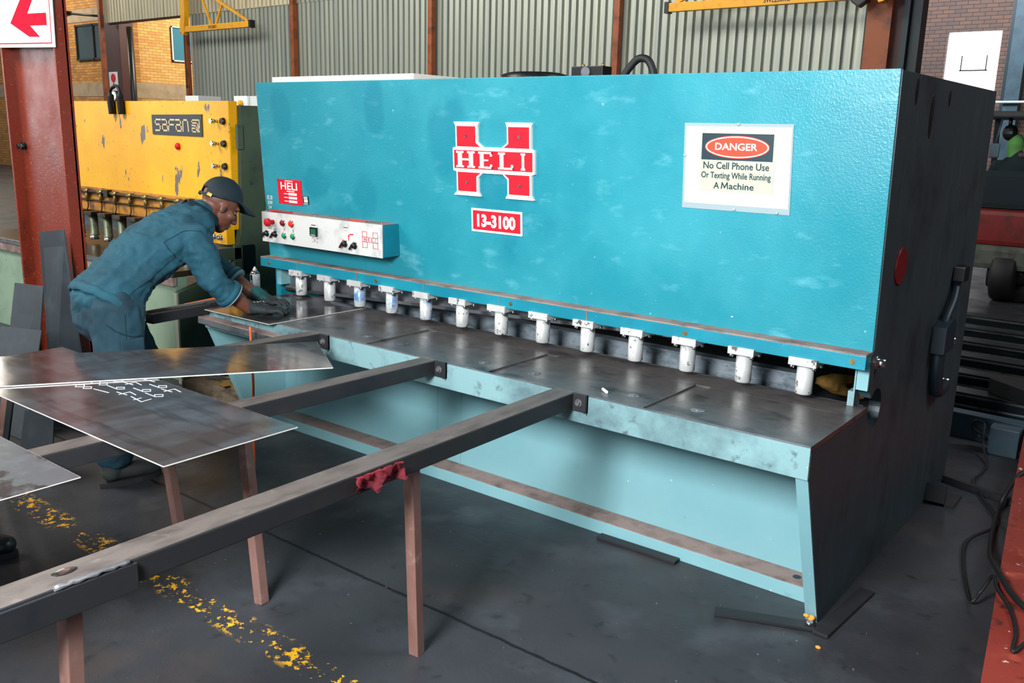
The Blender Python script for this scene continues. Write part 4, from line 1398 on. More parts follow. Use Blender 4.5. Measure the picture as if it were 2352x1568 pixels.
# ================================================================== SHEETS
def sheet(name, pts, z, th, m, label, group=None, extra=None):
    t = empty(name, pts[0] + (z,), label, 'metal sheet', group)
    bm = nb(); prism(bm, [(x, y, z) for x, y in pts], (0, 0, th))
    obj('plate', bm, m, t)
    n = len(pts)
    bm = nb()
    c = V((sum(p[0] for p in pts) / n, sum(p[1] for p in pts) / n, 0))
    for i in range(n):
        a, b = V(pts[i] + (z + th / 2,)), V(pts[(i + 1) % n] + (z + th / 2,))
        beam(bm, a, b, .0012, th * .9, 0)
    obj('sheared_edge', bm, EDGE, t)['label'] = 'bright sheared edge'
    return t


S2 = sheet('steel_sheet', [(-1.352, -1.45), (-1.35, -.972), (-2.95, -.962), (-2.95, -1.452)], .7432, .004, SHEET, 'dark steel sheet with chalk numbers resting on the arms', 'sheets laid over the support arms')
bm = nb()
bm.free()
for s, P, w in (('497', (-2.06, -1.0, .7473), .2), ('994', (-2.15, -.995, .7473), .2), ('1491', (-2.25, -.985, .7473), .25), ('1988', (-2.345, -1.0, .7473), .25)):
    bm = nb(); digits(bm, s, P, (.06, -1, 0), (1, .16, 0), w, .085, .0032, .0006)
    obj('chalk_number', bm, CHALK, S2)
sheet('steel_sheet', [(-1.445, -2.2), (-1.447, -1.642), (-2.75, -1.636), (-2.75, -2.2)], .7432, .003, SHEETB, 'grey stained steel sheet at lower left, nearest the camera', 'sheets laid over the support arms')
d_ = V((.686, 1.03, 0)).normalized()
c1, c2 = V((-1.827, -.409, 0)), V((-2.228, -.157, 0))
sheet('steel_sheet', [tuple((c1 - d_ * 2.3).xy), tuple(c1.xy), tuple(c2.xy), tuple((c2 - d_ * 2.3).xy)], .7485, .005, SHEET, 'long narrow strip sheet lying across the farther arms', 'sheets laid over the support arms')
sheet('steel_sheet', [(-2.70, -.063), (-2.68, .567), (-3.30, .60), (-3.24, -.067)], .7455, .004, SHEET, 'dark sheet on the table being fed under the hold-downs by the worker')

# ================================================================== LOOSE THINGS
SC_ = empty('spray_can', (-3.462, .42, .7685), 'spray can with cyan and white label standing at the left end of the table', 'spray can')
bm = nb(); lathe(bm, (-3.462, .42, .7685), (0, 0, 1), [(.026, 0), (.028, .003), (.028, .095)], 20)
obj('can_body', bm, CANW, SC_)
bm = nb(); lathe(bm, (-3.462, .42, .8635), (0, 0, 1), [(.028, 0), (.024, .010), (.014, .018)], 20)
obj('shoulder', bm, CHROME, SC_)
bm = nb(); lathe(bm, (-3.462, .42, .8815), (0, 0, 1), [(.013, 0), (.011, .012), (.006, .014), (.006, .022)], 12)
obj('nozzle', bm, WHITE, SC_)


def arc_panel(r, a0, a1, z0, z1, c):
    b = nb()
    k = [a0 + (a1 - a0) * i / 8 for i in range(9)]
    for q0, q1 in zip(k, k[1:]):
        p = [(c[0] + rr_ * math.cos(q), c[1] + rr_ * math.sin(q)) for rr_, q in ((r, q0), (r, q1), (r + .0006, q1), (r + .0006, q0))]
        prism(b, [(x, y, z0) for x, y in p], (0, 0, z1 - z0))
    return b


obj('cyan_label', arc_panel(.0282, math.radians(-105), math.radians(-70), .77, .825, (-3.462, .42)), CYAN, SC_)
obj('dark_label', arc_panel(.0282, math.radians(-105), math.radians(-70), .827, .86, (-3.462, .42)), BLACK, SC_)
bm = nb(); bx(bm, -3.50, -3.40, .385, .46, .72, .768)
tag(obj('steel_block', bm, BLACKIRON), 'dark steel block under the spray can', 'block')
bm = nb(); tube(bm, [(-.846, .086, .7505), (-.812, .06, .7505)], [.006, .006], 8)
tag(obj('chalk_stick', bm, CHALK), 'short white chalk stick lying on the table', 'chalk')
# rag over the near arm
bm = nb()
N_ = 14
grid = []
for i in range(N_):
    row = []
    for j in range(8):
        u, v = i / (N_ - 1), j / 7
        y = -1.145 + .19 * u
        edge = .012 * math.sin(i * 1.7) + .008 * math.sin(i * 3.1)
        x = -.888 + .018 * math.sin(v * 4 + i * .8) * v + .006
        zz = .744 - v * (.045 + edge * .6 + .012 * math.sin(u * 3.1)) + .004 * math.sin(i * 2.3 + j)
        row.append(bm.verts.new((x + .006 * math.sin(i * 2.2), y + .006 * math.sin(j * 1.9), zz)))
    grid.append(row)
for i in range(N_ - 1):
    for j in range(7):
        bm.faces.new([grid[i][j], grid[i + 1][j], grid[i + 1][j + 1], grid[i][j + 1]])
bmesh.ops.solidify(bm, geom=bm.faces[:], thickness=.005)
tag(obj('rag', bm, RAG, smooth=True), 'crumpled red rag draped on the side of the near support arm', 'rag')
# flat bars on the floor
for nm, a, b, w, lb in (('flat_bar', (-.985, .338), (-.612, .347), .045, 'flat bar lying along the foot of the blue machine'),
                        ('flat_bar', (-.318, .082), (.004, .215), .055, 'dark flat bar on the floor in front of the machine corner'),
                        ('flat_bar', (.038, .178), (.068, .61), .055, 'flat bar with bright end on the floor beside the dark machine side')):
    bm = nb(); beam(bm, a + (.009,), b + (.009,), w, .012, .002)
    tag(obj(nm, bm, BLACKIRON), lb, 'flat bar', 'flat bars on the floor by the machine')
bm = nb()
random.seed(5)
for q in range(4):
    ell(bm, (-.02 + random.uniform(-.012, .012), .226 + random.uniform(-.012, .012), .024 + q * .004), (1, 0, 0), (0, 1, 0), (0, 0, 1), (.012, .008, .007), 8)
tag(obj_me('foam_crumb', fuse(bm, .003, 1), FOAMO), 'orange foam crumb on the bar at the machine corner', 'crumb')
bm = nb(); cyl(bm, (-.01, .205, .015), (-.01, .205, .028), .012)
tag(obj('bolt_head', bm, CHROME), 'bright bolt head on the dark bar at the machine corner', 'bolt')
bm = nb(); ell(bm, (.06, .10, .004), (1, 0, 0), (0, 1, 0), (0, 0, 1), (.010, .006, .006), 8)
tag(obj('foam_crumb', bm, FOAMO), 'tiny orange foam crumb alone on the open floor at lower right', 'crumb')
bm = nb()
for q in range(6):
    obox(bm, (-.25 + random.uniform(-.04, .04), 1.02 + random.uniform(-.03, .03), .66 + q * .012), (random.uniform(-1, 1), 1, random.uniform(-.4, .4)), (1, random.uniform(-.4, .4), 0), (0, .2, 1), .045, .04, .018)
bmesh.ops.transform(bm, matrix=Matrix.Identity(4), verts=bm.verts[:])
tag(obj_me('foam_lump', fuse(bm, .008, 2), FOAM), 'yellow brown lump of foam behind the blade at the right end', 'lump')
# metal specks on the floor
bm = nb()
random.seed(11)
for q in range(240):
    x, y = random.uniform(-3, .6), random.uniform(-1.6, .33)
    s = random.choice((.002, .003, .003, .005))
    obox(bm, (x, y, .0015), (random.uniform(-1, 1), random.uniform(-1, 1), 0), (0, 0, 1), (0, 0, 1), s, s * .6, .001)
bm.free()
bm = nb()
for q in range(170):
    x, y = random.uniform(-3, .6), random.uniform(-1.6, .33)
    s = random.choice((.001, .0013, .0018, .003))
    bx(bm, x - s, x + s, y - s * .7, y + s * .7, 0, .0025)
tag(obj('metal_chips', bm, MACH), 'tiny bright metal chips scattered over the dark floor', 'metal chips', kind='stuff')
# orange cable hanging below the strip sheet
bm = nb(); tube(bm, spline([(-2.72, -.16, .7484), (-2.71, -.165, .6), (-2.70, -.17, .45), (-2.70, -.18, .25), (-2.70, -.18, .003)], 5), .006, 8)
tag(obj('hanging_cable', bm, ORANGE), 'thin orange cable hanging below the long strip sheet', 'cable')
# timber block and scrap behind the left end
bm = nb(); obox(bm, (-3.78, .42, .075), (1, .35, 0), (-.35, 1, 0), (0, 0, 1), .26, .11, .075, .008)
tag(obj('timber_block', bm, TIMBER), 'old timber block on the floor beyond the left end of the machine', 'timber')
random.seed(21)
for q in range(5):
    bm = nb()
    c = (-3.75 + random.uniform(-.15, .2), .40 + random.uniform(-.08, .08), .156 + .006 * q)
    a = random.uniform(-.6, .6)
    obox(bm, c, (math.cos(a), math.sin(a), .06 * random.uniform(-1, 1)), (-math.sin(a), math.cos(a), 0), (0, 0, 1), random.uniform(.05, .11), random.uniform(.012, .03), .003)
    tag(obj('scrap_offcut', bm, random.choice([MACH, FOAM, DUST])), 'crooked strip of scrap lying on the old timber block', 'scrap', 'scrap strips on the timber block')

# ================================================================== RIGHT-HAND SIDE
bm = nb(); prism(bm, [(.245, 2.8, 0), (.351, 1.854, 0), (.465, .903, 0), (.60, -.25, 0), (2.6, -.25, 0), (2.6, 2.8, 0)], (0, 0, .15), .004)
tag(obj('red_platform', bm, REDBEAM), 'low red painted steel platform with worn patches at the lower right', 'platform')
bm = nb(); tube(bm, spline([(.045, 2.79, .075), (-.01, 2.76, .12), (.0, 2.75, .165), (.05, 2.73, .165), (.062, 2.69, .12), (.075, 2.66, .05), (.129, 2.502, .012), (.138, 2.321, .012), (.14, 2.121, .012), (.308, 1.734, .012), (.33, 1.596, .012), (.267, 1.307, .012), (.39, .798, .012), (.428, .80, .06), (.46, .78, .14), (.50, .62, .165), (.562, .498, .16), (.603, .353, .158), (.619, .218, .158), (.66, .35, .158), (.8, .5, .158)], 6), .0065, 8)
tag(obj('thin_cable', bm, RUBBER), 'thin black cable zigzagging over the floor behind the red platform', 'cable')
bm = nb(); tube(bm, spline([(.45, 2.1, .17), (.36, 1.99, .165), (.318, 1.88, .08), (.311, 1.80, .02), (.344, 1.466, .02), (.39, 1.157, .06), (.44, .93, .12), (.488, .74, .167), (.546, .62, .163), (.62, .53, .163), (.8, .45, .163)], 6), .011, 10)
tag(obj('thick_cable', bm, RUBBER), 'thick black cable curving over the edge of the red platform', 'cable')
bm = nb(); bx(bm, .68, .76, .52, .62, .15, .158)
tag(obj('paper_scrap', bm, GLOSSW), 'scrap of white paper lying on the red platform', 'paper')
bm = nb(); beam(bm, (-.45, 2.98, .075), (1.2, 2.90, .075), .10, .15, .004)
tag(obj('channel_beam', bm, BLUEST), 'pale blue steel channel lying on the floor behind the red platform', 'beam')
bm = nb(); bx(bm, .085, .235, 2.71, 2.81, .0, .16, .008)
tag(obj('switch_box', bm, BLUEST), 'small grey blue box standing in front of the steel channel', 'box')
bm = nb(); lathe(bm, (.02, 2.80, .07), (1, 0, 0), [(.012, 0), (.018, .02), (.018, .08), (.014, .12)], 12)
tag(obj('cable_plug', bm, BLUEST), 'grey plug on the thin cable beside the small box', 'plug')
bm = nb(); beam(bm, (-.02, 3.42, .236), (1.2, 2.45, .236), .12, .09, .004)
tag(obj('bright_edged_bar', bm, BLACKIRON), 'thick dark bar with bright upper edge lying at an angle on the right', 'bar')
bm = nb(); beam(bm, (-.3, 2.2, .02), (.9, 1.75, .02), .03, .03, .002)
tag(obj('floor_bar', bm, BLACKIRON), 'thin dark bar on the floor beneath the thin cable', 'bar')
ys = [3.35, 3.75, 4.15, 4.55, 4.95, 5.35]
lbs = ['lowest long dark bar of the rack, nearest the blue machine', 'second long dark bar of the rack from the front', 'third long dark bar of the rack from the front', 'fourth long dark bar of the rack, with a pale edge', 'fifth long dark bar, second from the back of the rack', 'rearmost long bar of the rack with a bright top edge']
for i, y in enumerate(ys):
    zt = .19 + .03 * i
    t = empty('stock_bar', (0, y, 0), lbs[i], 'steel bar', 'steel bars stacked behind the machine')
    bm = nb(); prism(bm, [(-2.6, y + .13, 0), (2.6, y - .02, 0), (2.6, y - .18, 0), (-2.6, y - .03, 0)], (0, 0, zt), .004)
    obj('bar', bm, STRIPES, t)
    for k in range(2):
        bm = nb(); beam(bm, (-2.6, y - .033, zt - .02 - .06 * k), (2.6, y - .183, zt - .02 - .06 * k), .008, .012, .001)
        obj('edge_line', bm, MACH if k == 0 else GAUGE, t)

# forklift and its driver
FK = empty('forklift', (-.4, 8.8, 0), 'red forklift truck at the far right, behind the dark machine side', 'forklift')
bm = nb(); bx(bm, -1.5, .4, 8.35, 10.2, .62, 1.0, .05)
obj('chassis', bm, FORKR, FK)
bm = nb(); bx(bm, -1.5, .3, 8.30, 8.60, .36, .62, .06)
obj('counterweight', bm, FORKG, FK)
for x in (-.98, .18):
    bm = nb(); lathe(bm, (x, 8.5, .29), (1, 0, 0), [(.2, -.02), (.27, 0), (.29, .03), (.29, .2), (.27, .23), (.2, .25)], 28)
    wh = obj('tyre', bm, RUBBER, FK)
    bm = nb(); lathe(bm, (x + (.22 if x > 0 else .03), 8.5, .29), (1, 0, 0), [(.15, -.08), (.15, 0), (.06, .01), (.03, .03)], 24)
    obj('hub', bm, BLACK, wh)
bm = nb(); lathe(bm, (-.72, 8.42, .29), (0, -1, 0), [(.2, -.22), (.27, -.2), (.29, -.16), (.29, -.02), (.27, .0), (.16, .01)], 28)
obj('steer_tyre', bm, RUBBER, FK)
bm = nb(); lathe(bm, (-.72, 8.40, .29), (0, -1, 0), [(.10, 0), (.10, .02), (.04, .03)], 20)
obj('hub', bm, BLACK, FK)
for x in (-1.38, .3):
    obj('roof_post', beam(nb(), (x, 9.9, 1.0), (x, 9.7, 2.03), .06, .06, .01, (0, 1, 0)), BLACK, FK)
    obj('roof_post', beam(nb(), (x, 8.6, 1.0), (x, 8.75, 2.03), .05, .05, .01, (0, 1, 0)), BLACK, FK)
bm = nb(); bx(bm, -1.45, .4, 8.7, 9.9, 2.0, 2.07, .02)
obj('overhead_guard', bm, BLACKIRON, FK)
bm = nb(); bx(bm, -1.28, -.75, 8.62, 8.80, 1.0, 1.42, .06); bx(bm, -1.28, -.75, 8.7, 9.25, 1.0, 1.14, .05)
obj('seat', bm, DKJACK, FK)
bm = nb(); ell(bm, (-1.10, 8.95, 1.84), (1, 0, 0), (0, 1, 0), (0, 0, 1), (.08, .07, .09), 14); cyl(bm, (-1.11, 8.95, 1.9), (-1.11, 8.95, 2.01), .02)
obj('beacon', bm, BLACK, FK)
bm = nb(); bx(bm, -1.26, -1.16, 8.80, 8.84, 1.56, 1.72, .015); cyl(bm, (-1.21, 8.82, 1.7), (-1.17, 8.82, 2.01), .01)
obj('mirror', bm, BLUEST, FK)
bm = nb(); beam(bm, (-.98, 8.9, 1.60), (-.5, 9.0, 1.60), .05, .05, .01)
obj('grab_bar', bm, POSTD, FK)
bm = nb()
limb(bm, [((-1.0, 9.0, 1.16), (.2, .13)), ((-1.0, 8.97, 1.35), (.20, .13)), ((-1.0, 8.95, 1.5), (.20, .11)), ((-1.0, 8.95, 1.57), (.10, .08))])
limb(bm, [((-1.19, 8.95, 1.47), .07), ((-1.26, 9.02, 1.25), .055), ((-1.16, 9.3, 1.2), .045)])
limb(bm, [((-.81, 8.95, 1.47), .07), ((-.72, 9.02, 1.25), .055), ((-.80, 9.3, 1.2), .045)])
limb(bm, [((-1.1, 9.0, 1.14), .09), ((-1.12, 9.4, 1.16), .075), ((-1.12, 9.45, .8), .05), ((-1.12, 9.45, 1.02), .05)])
limb(bm, [((-.9, 9.0, 1.14), .09), ((-.88, 9.4, 1.16), .075), ((-.88, 9.45, 1.02), .05)])
limb(bm, [((-1.03, 8.95, 1.52), .055), ((-1.03, 8.97, 1.62), .055)])
ell(bm, (-1.03, 8.98, 1.70), (1, 0, 0), (0, 1, 0), (0, 0, 1), (.078, .095, .115), 18)
ell(bm, (-1.02, 9.07, 1.68), (1, 0, 0), (0, 1, 0), (0, 0, 1), (.015, .02, .02), 10)
DR = obj_me('person', fuse(bm, .018, 3), DKJACK)
tag(DR, 'person in a dark jacket and green balaclava driving the forklift, seen from behind', 'person')
bm = nb(); limb(bm, [((-1.03, 8.95, 1.56), (.075, .075)), ((-1.03, 8.97, 1.63), (.078, .085)), ((-1.03, 8.97, 1.71), (.088, .105)), ((-1.03, 8.98, 1.75), (.08, .095))])
obj_me('balaclava', fuse(bm, .012, 2), BEANIE, DR)

# ================================================================== THE WORKER
HC = V((-3.165, .012, 1.312))
yw = math.radians(-14)
HF = V((0, .83, -.557))
HU = V((0, .557, .83))
rot = Matrix.Rotation(yw, 3, 'Z')
HF, HU = (rot @ HF).normalized(), (rot @ HU).normalized()
HR = HF.cross(HU).normalized()


def hp(f, r, u):
    return HC + HF * f + HR * r + HU * u


TOR = [((-3.2, -.60, .90), (.165, .13)), ((-3.2, -.50, 1.0), (.165, .122)), ((-3.2, -.37, 1.095), (.178, .122)), ((-3.2, -.25, 1.165), (.188, .115)), ((-3.195, -.16, 1.21), (.15, .095)), ((-3.185, -.105, 1.245), (.075, .07))]
RARM = [((-3.03, -.235, 1.145), .068), ((-2.99, -.215, 1.04), .062), ((-2.965, -.185, .945), .056)]
RFORE = [((-2.965, -.185, .945), .05), ((-2.945, -.09, .86), .043), ((-2.925, -.015, .79), .03)]
LARM = [((-3.365, -.18, 1.15), .068), ((-3.395, -.01, 1.04), .06), ((-3.37, .085, .955), .055)]
LFORE = [((-3.37, .085, .955), .05), ((-3.26, .155, .875), .042), ((-3.14, .205, .795), .03)]
RLEG = [((-3.105, -.62, .86), (.085, .11)), ((-3.085, -.635, .66), (.08, .10)), ((-3.075, -.65, .46), (.062, .075)), ((-3.07, -.70, .26), (.045, .05)), ((-3.068, -.722, .09), (.028, .03))]
LLEG = [((-3.31, -.585, .86), (.085, .105)), ((-3.38, -.44, .66), (.078, .09)), ((-3.42, -.31, .47), (.062, .07)), ((-3.42, -.34, .26), (.045, .05)), ((-3.425, -.357, .09), (.028, .03))]


def grow(ch, d):
    out = []
    for p, r in ch:
        r = r if isinstance(r, tuple) else (r, r)
        out.append((p, (r[0] + d, r[1] + d)))
    return out


bm = nb()
limb(bm, TOR); limb(bm, [((-3.2, -.63, .86), (.15, .12)), ((-3.2, -.55, .95), (.15, .11))])
for ch in (RARM, RFORE, LARM, LFORE, RLEG, LLEG):
    limb(bm, ch)
limb(bm, [((-3.185, -.12, 1.23), (.062, .062)), (tuple(hp(-.03, 0, -.06)), (.058, .062)), (tuple(hp(-.01, 0, 0)), (.05, .05))])
ell(bm, hp(-.008, 0, .022), HR, HF, HU, (.078, .098, .098), 24)
ell(bm, hp(.03, 0, -.055), HR, HF, HU, (.062, .07, .075), 20)
ell(bm, hp(.058, 0, -.115), HR, HF, HU, (.036, .032, .03), 16)      # chin
ell(bm, hp(.02, 0, -.09), HR, HF, HU, (.058, .055, .045), 16)       # jaw
ell(bm, hp(.083, 0, .012), HR, HF, HU, (.055, .018, .016), 16)       # brow
for s in (-1, 1):
    ell(bm, hp(.062, s * .045, -.04), HR, HF, HU, (.025, .028, .024), 14)   # cheek
    ell(bm, hp(.0, s * .076, -.028), HR, HF * .9 + HU * .1, HU, (.006, .019, .032), 14)   # ear
    ell(bm, hp(.105, s * .014, -.056), HR, HF, HU, (.012, .014, .010), 10)  # nostril wing
limb(bm, [(tuple(hp(.085, 0, .0)), .010), (tuple(hp(.105, 0, -.03)), .013), (tuple(hp(.115, 0, -.053)), .015)], HR)
limb(bm, [(tuple(hp(.087, -.022, -.086)), .007), (tuple(hp(.10, 0, -.083)), .009), (tuple(hp(.087, .022, -.086)), .007)], HU)
limb(bm, [(tuple(hp(.084, -.02, -.099)), .007), (tuple(hp(.096, 0, -.099)), .010), (tuple(hp(.084, .02, -.099)), .007)], HU)
PE = obj_me('person', fuse(bm, .0065, 3), SKIN, None, (-3.2, -.5, 0))
tag(PE, 'person in teal jacket and dark cap bending over the table with gloved hands', 'person')
for s in (-1, 1):
    bm = nb(); ell(bm, hp(.078, s * .03, -.014), HR, HF, HU, (.012, .010, .008), 12)
    ey = obj('eye', bm, mat('eye_white_%d' % (s + 1), (130, 118, 108), .3), PE)
    bm = nb(); ell(bm, hp(.0865, s * .031, -.016), HR, HF, HU, (.005, .003, .005), 10)
    obj('iris', bm, BLACK, ey)
    bm = nb(); limb(bm, [(tuple(hp(.091, s * .014, .013)), .004), (tuple(hp(.092, s * .03, .018)), .0045), (tuple(hp(.082, s * .046, .013)), .003)], HF, 8)
    obj('eyebrow', bm, BLACK, PE)
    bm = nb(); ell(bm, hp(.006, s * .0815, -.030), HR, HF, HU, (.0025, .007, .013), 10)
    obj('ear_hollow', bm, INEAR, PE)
# cap
bm = nb(); ell(bm, hp(-.008, 0, .024), HR, HF, HU, (.088, .11, .108), 40)
cn = (HU * .93 - HF * .30).normalized()
c0 = hp(.0, 0, .018)
bmesh.ops.bisect_plane(bm, geom=bm.verts[:] + bm.edges[:] + bm.faces[:], plane_co=c0, plane_no=cn, clear_inner=True)
for sg in (-1, 1):
    bmesh.ops.bisect_plane(bm, geom=bm.verts[:] + bm.edges[:] + bm.faces[:], plane_co=HC + HR * (sg * .036), plane_no=HR)
bmesh.ops.bisect_plane(bm, geom=bm.verts[:] + bm.edges[:] + bm.faces[:], plane_co=c0 + cn * .042, plane_no=cn)
kill = []
for f in bm.faces:
    rel = f.calc_center_median() - HC
    if rel.dot(HF) < -.05 and abs(rel.dot(HR)) < .036 and (rel + HC - c0).dot(cn) < .042:
        kill.append(f)
bmesh.ops.delete(bm, geom=kill, context='FACES')
bmesh.ops.recalc_face_normals(bm, faces=bm.faces[:])
bmesh.ops.solidify(bm, geom=bm.faces[:], thickness=.004)
CP = obj('cap', bm, CAPM, PE, smooth=True)
bm = nb()
rows = []
for j in range(6):
    t_ = j / 5
    row = []
    for i in range(13):
        a = math.radians(-62 + 124 * i / 12)
        base = hp(.094 * math.cos(a) + .004, .086 * math.sin(a), .052 - .012 * (1 - math.cos(a)))
        tip = hp(.094 + .105 * math.cos(a * 1.05), .072 * math.sin(a), .032 - .02 * (abs(math.sin(a)) ** 2))
        row.append(bm.verts.new(base.lerp(tip, t_) + HU * (.006 * math.sin(t_ * 2.2) * math.cos(a))))
    rows.append(row)
for j in range(5):
    for i in range(12):
        bm.faces.new([rows[j][i], rows[j][i + 1], rows[j + 1][i + 1], rows[j + 1][i]])
bmesh.ops.recalc_face_normals(bm, faces=bm.faces[:])
bmesh.ops.solidify(bm, geom=bm.faces[:], thickness=.004)
obj('visor', bm, CAPM, CP, smooth=True)
bm = nb()
pts = [hp(-.008 - .111 * math.cos(a), .089 * math.sin(a), -.012 + .01 * (1 - math.cos(a))) for a in [math.radians(-42 + 84 * k / 12) for k in range(13)]]
for a, b in zip(pts, pts[1:]):
    beam(bm, a, b, .004, .015, 0, HU)
obj('back_strap', bm, CAPM, CP)
bm = nb(); obox(bm, hp(-.095, .066, -.005), HF * .8 + HR * .6, HU, HR, .012, .009, .003, .002)
obj('strap_buckle', bm, mat('brass_buckle', (210, 170, 90), .3, .9), CP)
bm = nb(); ell(bm, hp(.0, 0, .131), HR, HF, HU, (.007, .007, .004), 10)
obj('top_button', bm, CAPM, CP)
# jacket
bm = nb()
limb(bm, grow(TOR[:-1], .02)); limb(bm, [((-3.2, -.62, .885), (.187, .15)), ((-3.2, -.56, .945), (.187, .145))])
limb(bm, grow(RARM, .019) + [((-2.952, -.125, .885), (.066, .066))])
limb(bm, grow(LARM, .019) + [((-3.29, .135, .89), (.064, .064))])
limb(bm, [((-3.19, -.16, 1.215), (.10, .10)), ((-3.185, -.115, 1.255), (.082, .085))])
JK = obj_me('jacket', fuse(bm, .009, 4, (.017, 8.0, (1.0, 1.4, 1.7))), DENIM, PE)
for P, ax, r in (((-2.95, -.112, .875), (.2, .74, -.65), .068), ((-3.28, .142, .885), (.75, .36, -.56), .066)):
    bm = nb(); lathe(bm, V(P) - V(ax).normalized() * .016, ax, [(r - .02, 0), (r + .006, -.001), (r + .009, .015), (r + .005, .032), (r - .01, .033)], 24)
    obj('rolled_cuff', bm, DENIM, JK)
    bm = nb(); lathe(bm, V(P) + V(ax).normalized() * .014, ax, [(r - .02, 0), (r + .007, .001), (r + .006, .007), (r - .02, .010)], 24)
    obj('cuff_lining', bm, CUFF, JK)
bm = nb()
ang = [math.radians(-165 + 330 * k / 22) for k in range(23)]
cc, cax = V((-3.183, -.098, 1.262)), V((.0, .66, .75)).normalized()
cu_ = V((1, 0, 0)); cv = cax.cross(cu_)
rows = []
for t_, rr_, hh in ((0, .082, -.03), (.5, .078, .005), (1, .092, .012), (1.5, .10, -.02)):
    rows.append([bm.verts.new(cc + cu_ * (math.sin(a) * rr_) - cv * (math.cos(a) * rr_ * -1.05) + cax * hh) for a in ang])
for a, b in zip(rows, rows[1:]):
    for i in range(22):
        bm.faces.new([a[i], a[i + 1], b[i + 1], b[i]])
bmesh.ops.solidify(bm, geom=bm.faces[:], thickness=.004)
obj('collar', bm, DENIM, JK, smooth=True)


def band(c, ax, ref, a, b, h, th, seg=40):
    """closed elliptical cloth band around axis ax"""
    c, ax = V(c), V(ax).normalized()
    u = (V(ref) - ax * ax.dot(V(ref))).normalized()
    v = ax.cross(u)
    bm = nb()
    rings = []
    for dr, dh in ((-th, -h / 2), (0, -h / 2), (th * .6, -h / 4), (th * .6, h / 4), (0, h / 2), (-th, h / 2)):
        rings.append([bm.verts.new(c + ax * dh + u * (math.cos(2 * PI * k / seg) * (a + dr)) + v * (math.sin(2 * PI * k / seg) * (b + dr)) + ax * (.004 * math.sin(k * 1.9))) for k in range(seg)])
    rings.append(rings[0])
    for A, B in zip(rings, rings[1:]):
        for k in range(seg):
            bm.faces.new([A[k], A[(k + 1) % seg], B[(k + 1) % seg], B[k]])
    return bm


obj('waistband', band((-3.2, -.632, .872), (0, .62, .78), (1, 0, 0), .190, .150, .045, .012), DENIM, JK, smooth=True)
from mathutils.bvhtree import BVHTree


def seam(o, yz, name='seam', r=.0022, m=None, n=6):
    """a stitched seam laid on the +X side of a garment along (y, z) points"""
    w = WLOC[o.name]
    me = o.data
    bv = BVHTree.FromPolygons([v.co + w for v in me.vertices], [list(p.vertices) for p in me.polygons])
    pts = []
    for p in spline([(0, a, b) for a, b in yz], n):
        h = bv.ray_cast(V((-2.2, p.y, p.z)), V((-1, 0, 0)))
        if h[0] is not None and (not pts or (h[0] - pts[-1]).length < .08):
            pts.append(h[0] + V((.0008, 0, 0)))
    if len(pts) > 2:
        obj(name, tube(nb(), pts, r, 6), m or SEAM, o)


seam(JK, [(-.356, 1.079), (-.42, 1.035), (-.492, .988), (-.56, .945), (-.619, .911)])
seam(JK, [(-.50, .985), (-.46, .95), (-.42, .915)], 'pocket_seam', .003)
seam(JK, [(-.40, 1.15), (-.385, 1.115), (-.356, 1.079), (-.32, 1.05)], 'armhole_seam')
seam(JK, [(-.247, 1.197), (-.30, 1.20), (-.36, 1.17), (-.40, 1.15)], 'armhole_seam')
seam(JK, [(-.60, .905), (-.56, .875), (-.52, .86)], 'hem_seam')
# trousers
bm = nb()
limb(bm, [((-3.205, -.635, .80), (.185, .135)), ((-3.2, -.61, .885), (.178, .138))])
limb(bm, grow(RLEG[:-1], .022) + [((-3.07, -.70, .26), (.07, .08)), ((-3.07, -.70, .15), (.08, .092))])
limb(bm, grow(LLEG[:-1], .022) + [((-3.42, -.335, .26), (.07, .08)), ((-3.42, -.335, .15), (.08, .092))])
TR_ = obj_me('trousers', fuse(bm, .009, 3, (.012, 8.0, (1.3, 1.3, .8))), DENIMD, PE)
bm = nb(); bx(bm, -3.0, -2.978, -.675, -.565, .52, .72, .008)
obj('thigh_pocket', bm, DENIMD, TR_)


seam(TR_, [(-.72, .80), (-.68, .76), (-.62, .73), (-.57, .725)], 'pocket_seam', .003)
seam(TR_, [(-.64, .84), (-.645, .7), (-.65, .5), (-.66, .3)], 'side_seam')


# boots and gloves
def boot(heel, toe, m, parent=None, label=None):
    h, t = V(heel), V(toe)
    d = (t - h).normalized()
    s = V((0, 0, 1)).cross(d)
    L = (t - h).length
    bm = nb()
    limb(bm, [(tuple(h + d * .055 + V((0, 0, .068))), (.038, .042)), (tuple(h + d * (L * .45) + V((0, 0, .062))), (.040, .040)), (tuple(h + d * (L * .72) + V((0, 0, .056))), (.050, .042)), (tuple(t - d * .045 + V((0, 0, .05))), (.045, .038))], s)
    limb(bm, [(tuple(h + d * .06 + V((0, 0, .07))), (.046, .05)), (tuple(h + d * .065 + V((0, 0, .16))), (.045, .05)), (tuple(h + d * .06 + V((0, 0, .21))), (.045, .048))], s)
    me = fuse(bm, .006, 2)
    o = obj_me('boot', me, m, parent, None if parent else (h.x, h.y, 0))
    out = []
    for k in range(28):
        a = 2 * PI * k / 28
        f = math.cos(a)
        w = .044 if f > 0 else .038
        out.append(h + d * (L / 2 + f * L / 2) + s * (math.sin(a) * (w + .004) * (1 + .15 * math.sin(f * 2))) + V((0, 0, .0)))
    bm = nb(); prism(bm, out, (0, 0, .026), .004)
    obj('sole', bm, SOLE, o)
    if m is BOOTM:
        for k in range(4):
            c = h + d * (L * (.40 + .08 * k)) + V((0, 0, .118 - .018 * k))
            bm = nb(); tube(bm, spline([c - s * .028 + V((0, 0, -.012)), c, c + s * .028 + V((0, 0, -.012))], 4), .004, 6)
            obj('lace', bm, BLACK, o)
    return o


